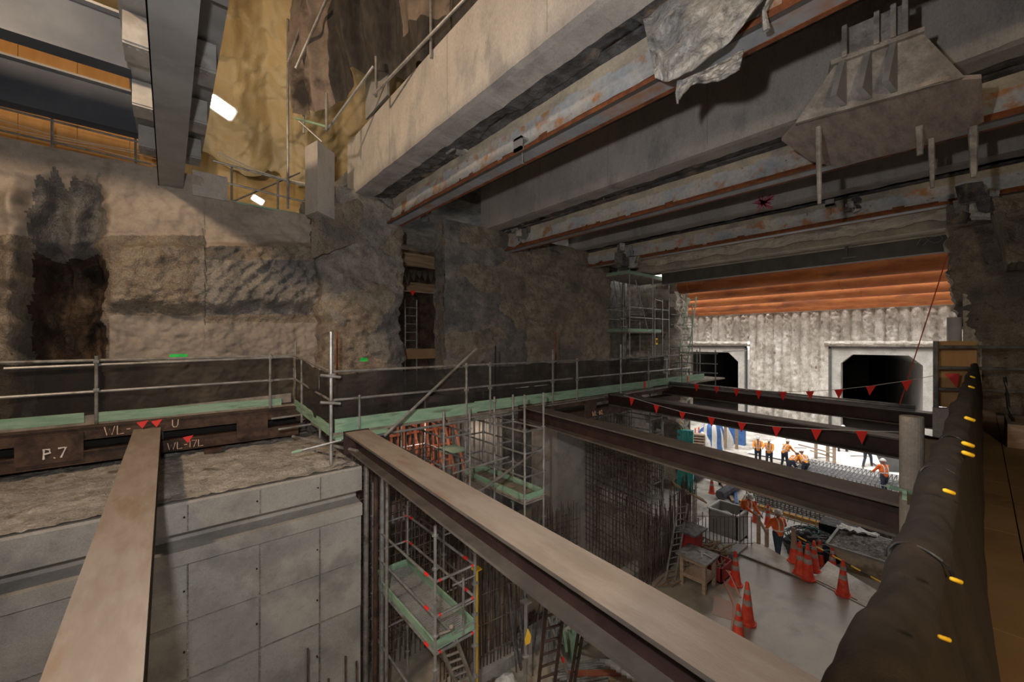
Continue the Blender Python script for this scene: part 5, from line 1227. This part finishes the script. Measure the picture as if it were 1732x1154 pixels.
# ---- rebar mats across the floor
def mat_cage(label, x0, x1, y0, y1, z0, z1, nx, ny, layers, matn='rebar_grey'):
    t = thing('rebar_mat', label, 'rebar mat', ((x0+x1)/2, (y0+y1)/2, z0))
    for L_ in range(layers):
        z = z0+(z1-z0)*L_/max(1, layers-1)
        for k in range(nx):
            x = x0+(x1-x0)*k/(nx-1); m = MB(); m.tube((x, y0, z), (x, y1, z), .02, n=4, cap=False); obj('long_bar', m, matn, t)
    for k in range(ny):
        y = y0+(y1-y0)*k/(ny-1); m = MB(); yy = y+.05
        for a_, b_ in (((x0, z0), (x0, z1)), ((x0, z1+.02), (x1, z1+.02)), ((x1, z1), (x1, z0)), ((x0, z0-.02), (x1, z0-.02))): m.tube((a_[0], y, a_[1]), (b_[0], y, b_[1]), .019, n=4, cap=False)
        obj('stirrup', m, matn, t)
    return t
mat_cage('long deep rebar mat on the floor just behind the orange timber', 20.1, 22.8, .2, 7.0, -7.25, -6.7, 12, 46, 3)
mat_cage('second rebar mat farther off, where the row of workers bends down', 25.9, 28.4, .3, 6.9, -7.2, -6.9, 11, 40, 2)
m = MB(); m.box((19.75, .2, LZ), (19.9, 7.2, LZ+.14)); single('edge_timber', m, 'orange_timber', 'long orange timber edging along the front of the nearer rebar mat', 'timber')
m = MB(); m.box((19.55, .2, LZ), (19.6, 7.0, LZ+.05)); 
t = thing('rebar_starter_mat', 'flat grid of thin bars lying before the orange timber', 'rebar mat', (19, 3.5, LZ+.1))
for k in range(30): m = MB(); y = .4+k*.225; m.tube((18.7, y-.1, LZ+.2), (20.1, y+.15, LZ+.3), .016, n=4, cap=False); obj('short_bar', m, 'rebar', t)
for x in (18.95, 19.35): m = MB(); m.tube((x, .3, LZ+.24), (x, 7.0, LZ+.24), .014, n=4); obj('long_bar', m, 'rebar', t)
# white sheeted areas
m = MB(); m.grid(40, 40, lambda u, v: (14.2+u*5.2, 1.0+v*6.5, LZ+.035+.025*fbm(u*9, v*9))); single('blinding_layer', m, 'white_sheet', 'pale blinding floor between the slab edge and the orange timber', 'ground')
m = MB(); m.grid(60, 60, lambda u, v: (28.8+u*6.5, .5+v*9.5, LZ+.09+.03*fbm(u*9, v*12))); single('membrane_sheet', m, 'white_sheet', 'bright white membrane sheet covering the floor beyond the second rebar mat', 'sheet')
m = MB(); m.grid(50, 30, lambda u, v: (23.2+u*2.6, 6.5+v*6, LZ+.07+.03*fbm(u*9, v*12))); single('membrane_sheet', m, 'white_sheet', 'white sheet on the floor where the row of orange-vested workers stands', 'sheet')
for k in range(9):
    c0 = Vector((29.2+k*.55, random.uniform(2, 8), LZ+.16)); a_ = random.random()*3; v_ = Vector((math.cos(a_), math.sin(a_), 0))*random.uniform(.2, .6); m = MB(); m.bar(c0-v_, c0+v_, .05, .03)
    single('loose_bar', m, 'rebar', 'short dark stick on the white membrane, %s from the camera' % ORD[k], 'bar', group='sticks on the white membrane')
# timber posts and rails of the far barrier
for k, (px, y0, y1, d) in enumerate(((1227, 722, 758, 26), (1246, 724, 760, 25.5), (1380, 752, 782, 25), (1400, 757, 792, 24.3), (1411, 767, 797, 24), (1332, 745, 765, 27))):
    a = pt(px, y1, d=d); b = pt(px, y0-12, d=d); m = MB(); m.bar(a, b, .15, .12, up=(1, 0, 0)); single('timber_post', m, 'timber', 'timber post of the far barrier beyond the workers, %s from the left' % ['first', 'second', 'fourth', 'fifth', 'last', 'third'][k], 'timber')
for k, (p, q) in enumerate((((1350, 752), (1412, 768)), ((1370, 762), (1412, 775)))):
    m = MB(); m.bar(pt(*p, d=25), pt(*q, d=24), .1, .06); single('timber_rail', m, 'timber', '%s rail of the far timber barrier behind the bending workers' % ['upper', 'lower'][k], 'timber')
# blue bags, teal panel, ducts, pipes
def lumpy(name, label, cat, c, r, mats, seed, mif=None):
    m = MB(); c = Vector(c)
    def g(u, v):
        a = u*2*math.pi; b = v*math.pi/2; s = 1+.28*noise.noise(Vector((math.cos(a)*2+seed, math.sin(a)*2, v*3)))
        return (c.x+r[0]*math.cos(a)*math.cos(b)*s, c.y+r[1]*math.sin(a)*math.cos(b)*s, c.z+r[2]*math.sin(b)*s)
    m.grid(28, 10, g, mif); return single(name, m, mats, label, cat, smooth=True)
c = pt(1204, 757, Z=LZ); lumpy('bulk_bag', 'blue and white bulk bag beyond the strut with red flags, left', 'bag', c, (.9, .8, 2.0), ['blue_sheet', 'white_sheet'], 3, lambda u, v: 1 if (u*7 % 1) < .45 else 0)
c = pt(1219, 752, Z=LZ); lumpy('bulk_bag', 'white slumped bulk bag right of the blue and white one', 'bag', c, (1.0, .7, 1.6), ['white_sheet'], 7)
c = pt(1187, 760, Z=LZ); lumpy('bulk_bag', 'small white bulk bag left of the blue and white one', 'bag', c, (.6, .6, 1.1), ['white_sheet'], 9)
m = MB(); p = pt(1236, 735, d=29); m.box((p.x, p.y-.9, LZ), (p.x+.3, p.y+.9, p.z+1.2)); single('blue_sheeting', m, 'blue_sheet', 'deep blue panel behind the far timber posts', 'panel')
p = pt(1147, 830, Z=LZ); q = pt(1172, 834, Z=LZ); m = MB(); m.prism([(p.x, p.y, LZ), (q.x, q.y, LZ), (q.x+.3, q.y+.1, LZ), (p.x+.3, p.y+.1, LZ)], (0, 0, 3.0))
for k in range(4): a_ = p.lerp(q, k/3); m.bar((a_.x-.04, a_.y, LZ), (a_.x-.04, a_.y, LZ+3), .05, .05, up=(1, 0, 0))
single('teal_container', m, 'teal_panel', 'bright teal ribbed panel standing below the third strut at the shaft corner', 'panel')
for k, (p0, p1) in enumerate((((1218, 838), (1250, 818)), ((1176, 808), (1192, 797)))):
    a = pt(*p0, Z=LZ+.25); b = pt(*p1, Z=LZ+.25); n_ = 22; m = MB(); m.path([a.lerp(b, i/44) for i in range(45)], [.24 if i % 2 else .20 for i in range(45)], 10); single('coiled_duct', m, 'duct', 'dark ribbed duct lying on the floor, the %s of the two' % ['larger, behind the grey bin', 'smaller, below the third strut'][k], 'duct')
m = MB(); p = pt(1162, 730, d=22); m.tube((p.x, p.y, LZ), (p.x, p.y, -1.5), .17, n=14); single('steel_post', m, 'dark_grey_steel', 'dark round post at the shaft corner beside the hanging yellow hose', 'post')
m = MB(); p = pt(1151, 720, d=20); m.path([(p.x+.06*math.sin(k*1.1), p.y+.05*math.sin(k*.7), -1.9-.45*k) for k in range(12)], .05, 6); single('hose', m, 'yellow_tape', 'yellow hose hanging at the shaft corner below the fourth strut', 'hose')
for k in range(3):
    m = MB(); q = pt(1240+k*6, 848+k*4, Z=LZ+.1); m.bar(q, q+Vector((2.2, 1.4-.5*k, 0)), .12, .06); single('timber_plank', m, 'blue_sheet' if k == 1 else 'timber', ['plank on the floor behind the grey bin, the left one', 'blue plank on the floor behind the grey bin', 'plank on the floor behind the grey bin, the right one'][k], 'timber')
t = thing('pallet_stack', 'low stack of dark scaffold parts under the flags at the far left of the shaft', 'stack', (24, 12, LZ))
for k in range(6): m = MB(); q = pt(1150, 752, Z=LZ+.3); m.bar((q.x, q.y, LZ+.2+.18*k), (q.x+.7, q.y-1.4, LZ+.2+.18*k), .5, .08); obj('frame', m, 'timber', t)
# low kerb wall at the far wall's foot
m = MB(); m.box((36.2, 1, LZ), (36.6, 14, LZ+1.0)); single('kerb_wall', m, 'portal_concrete', 'pale low kerb wall at the foot of the far pile wall', 'wall')
for k in range(14): 
    y = 2.5+k*.85; m = MB(); m.box((35.9, y, LZ+.1), (36.0, y+.12, LZ+1.2)); single('shutter_upright', m, 'timber', 'small upright along the far kerb wall, %s from the right' % ORD[k], 'timber', group='uprights of the far shutter')
m = MB(); m.prism([pt(px, py, d=20) for px, py in ((1480, 765), (1525, 770), (1525, 800), (1495, 798))], (.5, .1, 0)); single('plastic_wrap', m, 'girder_grey', 'shiny grey wrapped block at the right end of the white membrane by the round post', 'block')
# ---- cable heap, crates, skip
c = pt(1372, 938, Z=LZ); lumpy('cable_heap', 'heap of black cables on the lower floor behind the cone cluster', 'cable heap', c, (.75, .8, .75), ['cable_black'], 4)
hp = bpy.data.objects['cable_heap']
m = MB()
for k in range(46):
    a0 = random.random()*6.28; rr_ = random.uniform(.2, .9); P_ = []
    for q in range(8):
        a_ = a0+q*.35; zz = .75*math.sqrt(max(.02, 1-(rr_/1.0)**2))+.08; P_.append((c.x+rr_*math.cos(a_), c.y+rr_*math.sin(a_), LZ+zz+.05*math.sin(q+k)))
    m.path(P_, .016, 4, mi=(1 if k % 9 == 0 else (2 if k % 5 == 0 else 0)))
ORG['cable_heap'] = tuple(hp.location); o_ = obj('cables', m, ['cable_black', 'teal_panel', 'galv'], hp); o_['kind'] = 'stuff'
for k, (px, py, s) in enumerate(((1412, 932, .9), (1467, 914, .9))):
    c = pt(px, py, Z=LZ); m = MB(); m.box((c.x-.05, c.y-.55, LZ), (c.x+.8, c.y+.45, LZ+(.85 if k == 0 else .55)))
    top = LZ+(.85 if k == 0 else .55)
    for q in range(9): m.box((c.x-.08, c.y-.55+q*.115, LZ+.05), (c.x-.05, c.y-.5+q*.115, top)); m.box((c.x-.05+q*.09, c.y-.56, top), (c.x-.01+q*.09, c.y+.45, top+.02), 1)
    single('mesh_crate', m, ['rebar_grey', 'galv_dull'] if k else ['cable_black', 'rebar_grey'], ['black slatted crate right of the cable heap', 'grey slatted crate behind the rubble skip'][k], 'crate')
c = pt(1470, 968, Z=LZ); sk = thing('rubble_skip', 'pale dirty skip full of grey rubble at the foot of the fence', 'skip', (16.9, 2.2, LZ))
zt = -6.55; lo = [(16.5, 1.1), (17.6, 1.1), (17.6, 2.7), (16.5, 2.7)]; hi = [(16.1, .7), (18.0, .7), (18.0, 3.25), (16.1, 3.25)]
m = MB(); m.v = [(x, y, LZ+.02) for x, y in lo]+[(x, y, zt) for x, y in hi]; m.f = [(0, 1, 2, 3)]+[(i, (i+1) % 4, 4+(i+1) % 4, 4+i) for i in range(4)]; m.m = [0]*5; obj('body', m, 'skip_paint', sk)
m = MB(); P_ = [(x, y, zt) for x, y in hi]; [m.bar(P_[i], P_[(i+1) % 4], .07, .07) for i in range(4)]; obj('rim', m, 'grey_bin', sk)
m = MB(); m.grid(50, 60, lambda u, v: (16.13+u*1.84, .73+v*2.49, zt-.05+.32*math.sin(u*3.14)*math.sin(v*3.14)+.07*fbm(u*14, v*17)*math.sin(u*3.14)**.3)); single('rubble', m, 'rubble', 'grey rubble heaped in the pale skip', 'rubble', kind='stuff')
m = MB(); m.grid(20, 20, lambda u, v: (17.2+u*.75, 2.2+v*1.0, zt+.27+.1*fbm(u*5, v*5)-.15*u)); single('rubbish_sheet', m, 'white_sheet', 'white plastic sheet lying over the far end of the rubble skip', 'sheet')
c = pt(1500, 940, Z=LZ+.2)
# ---- bottom centre: bundles, boards
def bundle(label0, px, py, z, n, L_, dirv, r, matn, group=None):
    c0 = pt(px, py, Z=z); label = label0; d_ = Vector(dirv).normalized(); s_ = Vector((-d_.y, d_.x, 0))
    for k in range(n):
        label = label0+', %s in the bundle' % ORD[k]; row = k//8; o_ = s_*((k % 8)*r*2.15+row*r*1.05); m = MB(); q = c0+o_+Vector((0, 0, r+row*r*1.8)); jx = random.uniform(-.15, .15)
        m.tube(q-d_*(L_/2+jx), q+d_*(L_/2-jx), r, n=8, cap=False); m.tube(q-d_*(L_/2+jx), q+d_*(L_/2-jx), r*.8, n=8, cap=False)
        single('scaffold_tube', m, matn, label, 'scaffold pole', group=group)
bundle('tube in the bundle right of the orange timber at bottom centre', 1050, 1150, FZ, 16, 2.4, (1, -.55, 0), .028, 'galv_dull', 'tube bundle at bottom centre')
bundle('long thin bar lying behind the tall ladders', 860, 1120, FZ, 14, 3.2, (1, .35, 0), .02, 'rebar', 'bar bundle at bottom centre')
bundle('short tube stacked under the long strut', 1035, 1105, FZ+.5, 8, 1.0, (.3, -1, 0), .028, 'galv', 'short tubes at bottom centre')
for k, (px, py, s, mm, lab) in enumerate(((985, 1078, 1.1, 'white_plastic', 'pale slotted boards stacked on the slab behind the green clutter'), (998, 1135, .9, 'orange_timber', 'orange timber lying on the slab at bottom centre'), (1005, 1070, 1, 'white_plastic', 'loose pale pole leaning on the slab at bottom centre'))):
    a_ = pt(px, py, Z=FZ+.05)
    m = MB()
    if k == 0:
        for q in range(3): m.box((a_.x-.5, a_.y-.2, FZ+.05+q*.08), (a_.x+.5, a_.y+.25, FZ+.1+q*.08))
    elif k == 1: m.bar(a_-Vector((.45, -.2, 0)), a_+Vector((.35, -.45, 0)), .14, .14)
    else: m.tube(a_-Vector((.5, -.0, 0)), a_+Vector((.5, .3, .25)), .03)
    single('timber_board' if k < 2 else 'loose_pole', m, mm if k != 1 else 'red_oak', lab, 'timber' if k < 2 else 'pole')
c = pt(970, 1120, Z=FZ); m = MB(); m.prism([(c.x-.15, c.y-.1, FZ), (c.x+.2, c.y-.05, FZ), (c.x+.1, c.y+.2, FZ)], (.05, .1, .45)); m.bar(c+Vector((-.1, .1, .2)), c+Vector((0, .4, 1.0)), .06, .04); m.bar(c+Vector((.1, .0, .1)), c+Vector((.15, .3, 1.0)), .05, .04); single('steel_bracket', m, 'green_board', 'pale green steel bracket standing on the slab beside the orange timber', 'bracket')
a = pt(925, 1040, d=7.2); b = pt(965, 1154, d=7.6); m = MB(); m.tube(a, b, .028); m.tube(a.lerp(b, .6), a.lerp(b, .68), .031, mi=1); single('scaffold_tube', m, ['galv_dull', 'red_flag'], 'leaning tube with a red band between the tall ladders', 'scaffold pole')
m = MB()
for k in range(4): q = pt(935, 1030+k*14, d=8.3); m.bar(q, q+Vector((.5, .1, .0)), .05, .04)
for k in range(3): q = pt(925+k*8, 1010, d=8.3); m.bar(q, q-Vector((0, 0, 1.6)), .03, .03, up=(1, 0, 0))
single('edge_frame', m, 'plate_grey', 'pale steel frame standing behind the tall ladders', 'frame')  # edge frame of pale steel bars
c = pt(855, 1165, Z=FZ+.1); lumpy('plastic_bag', 'small whitish bag at the very bottom, left of the tall ladders', 'bag', c, (.25, .2, .22), ['white_plastic'], 2)

# ================================================================== PEOPLE
def caps(mb, p, q, r1, r2, n=10):
    p, q = Vector(p), Vector(q); L_ = (q-p).length
    if L_ < 1e-5: return mb.ball(p, r1, n)
    d_ = (q-p)/L_; pts_, rs_ = [], []
    for a_ in (-.98, -.7, -.35): pts_.append(p+d_*r1*a_); rs_.append(r1*math.sqrt(1-a_*a_))
    for t_ in (0, .25, .5, .75, 1): pts_.append(p.lerp(q, t_)); rs_.append(r1+(r2-r1)*t_)
    for a_ in (.35, .7, .98): pts_.append(q+d_*r2*a_); rs_.append(r2*math.sqrt(1-a_*a_))
    return mb.path(pts_, rs_, n)
def remeshed(name, mb, mats, parent=None, vox=.014, label=None, loc=None):
    me = mesh_of(mb, mats, name)
    o = bpy.data.objects.new('tmp', me); COL.objects.link(o)
    md = o.modifiers.new('r', 'REMESH'); md.mode = 'VOXEL'; md.voxel_size = vox
    sm = o.modifiers.new('s', 'SMOOTH'); sm.factor = .6; sm.iterations = 3
    dg = bpy.context.evaluated_depsgraph_get(); dg.update(); me2 = bpy.data.meshes.new_from_object(o.evaluated_get(dg))
    bpy.data.objects.remove(o); me2.polygons.foreach_set('use_smooth', [True]*len(me2.polygons))
    if not me2.materials: me2.materials.append(M[mats])
    r = link(name, me2); r.parent = parent
    if label: r['label'] = label
    return r
def person(label, px, py, z, face, bend=0, hip=.95, arms=((.25, .2), (.25, .2)), vest='vest_orange', legs='navy', hat='white_hat', stride=.12, head=0, sleeve=None, size=1, split=0):
    """face: yaw towards which the person looks; bend: torso pitch; arms: (swing forward, out) per side"""
    loc = pt(px, py, Z=z); S = size
    P = Vector((0, 0, hip)); sb, cb = math.sin(bend), math.cos(bend)
    sp = Vector((0, sb, cb)); fr = Vector((0, cb, -sb)); X_ = Vector((1, 0, 0))
    chest = P+sp*.30; neck = P+sp*.50; hb_ = bend*.55+head; hd = neck+Vector((0, math.sin(hb_), math.cos(hb_)))*.16
    hf = Vector((0, math.cos(hb_), -math.sin(hb_))); hu = Vector((0, math.sin(hb_), math.cos(hb_)))
    body = MB(); shirt = MB(); trou = MB(); boots = MB(); str_ = MB()
    caps(body, P, chest, .13, .14); caps(body, neck-sp*.06, neck+hu*.05, .055, .052)
    body.ball(hd, (.075, .095, .115), 12); caps(body, hd+hf*.085-hu*.005, hd+hf*.105-hu*.02, .012, .016, 6)
    for s in (-1, 1): body.ball(hd+X_*s*.078, (.014, .025, .033), 6)
    caps(body, hd+hf*.05-hu*.075, hd+hf*.07-hu*.08, .035, .03, 6)
    # torso
    caps(shirt, P+sp*.02, P+sp*.22, .15, .155); caps(shirt, P+sp*.22-X_*.06, chest+sp*.10-X_*.07, .14, .115); caps(shirt, P+sp*.22+X_*.06, chest+sp*.10+X_*.07, .14, .115)
    for s in (-1, 1):
        sh = P+sp*.44+X_*s*.185; caps(shirt, P+sp*.44, sh, .09, .075)
        fw_, ot = arms[0 if s < 0 else 1]
        dn = Vector((0, 0, -1)); fd = Vector((0, 1, 0))
        ua = (dn*math.cos(fw_)+fd*math.sin(fw_)+X_*s*math.sin(ot)).normalized(); el = sh+ua*.28
        f2 = fw_+.45; fa = (dn*math.cos(f2)+fd*math.sin(f2)-X_*s*.25*math.sin(ot)).normalized(); wr = el+fa*.25
        caps(body, sh, el, .048, .04); caps(body, el, wr, .038, .028)
        caps(shirt, sh, el, .066, .055); 
        (shirt if sleeve is None else trou) and caps(shirt, el, wr.lerp(el, .12), .054, .042)
        # hand: palm, four fingers, thumb
        sd = fa.cross(X_).normalized() if abs(fa.x) < .9 else fd
        pm = wr+fa*.08; caps(body, wr, pm, .026, .036, 8)
        for k in range(4):
            o_ = sd*(k-1.5)*.019; l_ = (.070, .082, .078, .058)[k]
            k1 = pm+o_+fa*l_*.55; k2 = k1+(fa*.7+Vector((-s*.6, 0, 0))).normalized()*l_*.5; caps(body, pm+o_*.9, k1, .0095, .009, 6); caps(body, k1, k2, .009, .0075, 6)
        caps(body, wr+fa*.03+sd*-.03, wr+fa*.07-sd*.065, .012, .010, 6)
        # legs
        hj = P+X_*s*.09-Vector((0, 0, .02)); st = stride*s; ank = Vector((s*(.11+split), st+sb*.02, .09))
        mid = hj.lerp(ank, .5); bendk = math.sqrt(max(0, .425**2-((ank-hj).length/2)**2)); kn = mid+Vector((0, 1, .0))*bendk
        caps(body, hj, kn, .075, .05); caps(body, kn, ank, .048, .034)
        caps(trou, hj, kn, .10, .072); caps(trou, kn, ank+Vector((0, 0, .02)), .070, .062)
        caps(boots, ank+Vector((0, -.03, -.035)), ank+Vector((0, .13, -.045)), .05, .042); caps(boots, ank+Vector((0, 0, .05)), ank+Vector((0, 0, -.03)), .05, .05)
    caps(trou, P-X_*.06, P+X_*.06, .125, .125); caps(trou, P+sp*.0, P+sp*.09, .14, .135)
    b = remeshed('person', body, 'skin', None, .012)
    b['label'] = label; b['category'] = 'person'; b.location = loc; b.rotation_euler = (0, 0, face); b.scale = (S, S, S)
    sh_ = remeshed('shirt', shirt, vest, b, .016, 'hi-vis work shirt'); remeshed('trousers', trou, legs, b, .018); remeshed('boots', boots, 'boot', b, .016)
    # reflective bands
    band = MB()
    def ring(c, ax, r, r2, wd):
        n = 20; a_ = X_; b_ = ax.cross(a_).normalized()
        vs = [c+ax*o_+a_*r*math.cos(2*math.pi*k/n)+b_*r2*math.sin(2*math.pi*k/n) for o_ in (-wd, wd) for k in range(n)]
        band.add(vs, [(k, (k+1) % n, n+(k+1) % n, n+k) for k in range(n)])
    ring(P+sp*.13, sp, .168, .163, .022)
    for s in (-1, 1):
        for dd in (-1, 1):
            n_ = [P+sp*z_+X_*s*.085+fr*dd*(.158 if z_ < .38 else .12 if z_ < .5 else .04) for z_ in (.14, .24, .34, .44, .52)]
            for a_, c_ in zip(n_, n_[1:]): band.bar(a_, c_, .042, .012, up=fr)
    o = link('reflective_band', mesh_of(band, 'reflective', 'band')); o.parent = sh_; o['label'] = 'silver reflective bands'
    h = MB()
    def dome(u, v):
        a_ = u*2*math.pi; e_ = v*math.pi/2; r_ = .118; return hd+hu*(.035+.115*math.sin(e_))+X_*(r_*.92*math.cos(a_)*math.cos(e_))+hf*(r_*1.08*math.sin(a_)*math.cos(e_))
    h.grid(20, 7, dome)
    h.grid(20, 1, lambda u, v: hd+hu*(.035-.004*v)+X_*((.108+.022*v)*math.cos(u*6.2832))+hf*((.127+.02*v+.05*v*max(0, math.sin(u*6.2832)))*math.sin(u*6.2832)))
    o = link('hard_hat', mesh_of(h, hat, 'hat', smooth=True)); o.parent = b
    e = MB(); [e.ball(hd+hf*.088+X_*s*.032+hu*.015, .011, 6) for s in (-1, 1)]; o = link('eyes', mesh_of(e, 'black', 'eyes')); o.parent = b
    return b
AW = -math.atan2(CA, SA)     # facing away from the camera
person('person in red-orange vest and white hat seen from behind at the slab edge', 1316, 950, LZ, AW+.1, arms=((.2, .75), (.35, .6)), vest='vest_orange', legs='jeans', stride=.14)
person('person in orange shirt and white hat bending over the grey bin', 1258, 906, LZ, AW+math.pi+.3, bend=.4, arms=((.5, .25), (.9, .2)), legs='navy', head=.3)
person('person in orange shirt standing, leftmost of the far row', 1282, 787, LZ, AW+2.6, bend=.1, arms=((.9, .2), (.8, .2)), vest='vest_yellow')
person('person in orange shirt with dark trousers, second from the left in the far row', 1301, 792, LZ, AW+2.4, bend=.12, arms=((.8, .2), (1.0, .2)), vest='vest_yellow')
person('person in orange shirt turned sideways, third from the left in the far row', 1327, 794, LZ, AW-1.3, bend=.4, arms=((.6, .2), (.6, .2)), vest='vest_yellow')
person('person in pale orange vest bending low, left of the two bending side by side', 1338, 806, LZ, AW-1.1, bend=1.15, hip=.82, arms=((.3, .1), (.4, .1)), vest='vest_yellow', legs='navy', stride=.2)
person('person in orange vest bending low, right of the two bending side by side', 1363, 811, LZ, AW-.2, bend=.85, hip=.85, arms=((.4, .1), (.4, .4)), vest='vest_yellow', legs='navy', stride=.15)
person('person in orange vest bent forward with legs apart on the white membrane', 1467, 789, LZ+.1, AW-1.0, bend=1.3, hip=.88, arms=((.5, .1), (.6, .1)), legs='navy', stride=.28)
person('person in orange shirt and pale hat seen from behind beside the round post', 1496, 838, LZ, AW-.1, bend=.15, arms=((.5, .35), (.5, .35)), legs='navy')
person('person of whom only dark legs show below the third strut', 1210, 822, LZ, AW-.8, bend=.2, legs='navy', stride=.25)
person('person of whom only dark legs show under the flag string, on the white membrane', 1425, 764, LZ+.1, AW-1.2, bend=.1, legs='navy', stride=.22)

# ---- more of the clutter at bottom centre and in the dark bays
for k in range(18):
    px = random.uniform(815, 905); c = pt(px, random.uniform(1085, 1150), Z=FZ+.05); h = random.uniform(.8, 2.2); m = MB(); m.tube(c, c+Vector((random.uniform(-.25, .25), random.uniform(-.2, .2), h)), .018, n=5)
    if k == 0: rb = thing('bar_cluster', 'cluster of leaning bare bars at the foot of the grey tagged prop', 'steel bars', tuple(c))
    obj('bar', m, 'rebar_grey', rb)
for k in range(10):
    c = pt(1015+k*9, 1118+k*5, Z=FZ+.35); m = MB(); m.tube(c, c+Vector((.55, -.75, .05)), .045, n=8); single('short_tube', m, 'galv', 'pale short tube of the row under the long strut, %s from the left' % ORD[k], 'scaffold pole', group='row of pale short tubes under the long strut')
for k in range(7):
    c = pt(1000+k*10, 1135+k*6, Z=FZ+.05); m = MB(); m.bar(c, c+Vector((.8, -.5, .0)), .08, .08); single('timber_baulk', m, 'pack_timber', 'dark timber baulk beneath the pale short tubes, %s from the left' % ORD[k], 'timber', group='dark baulks under the pale short tubes')
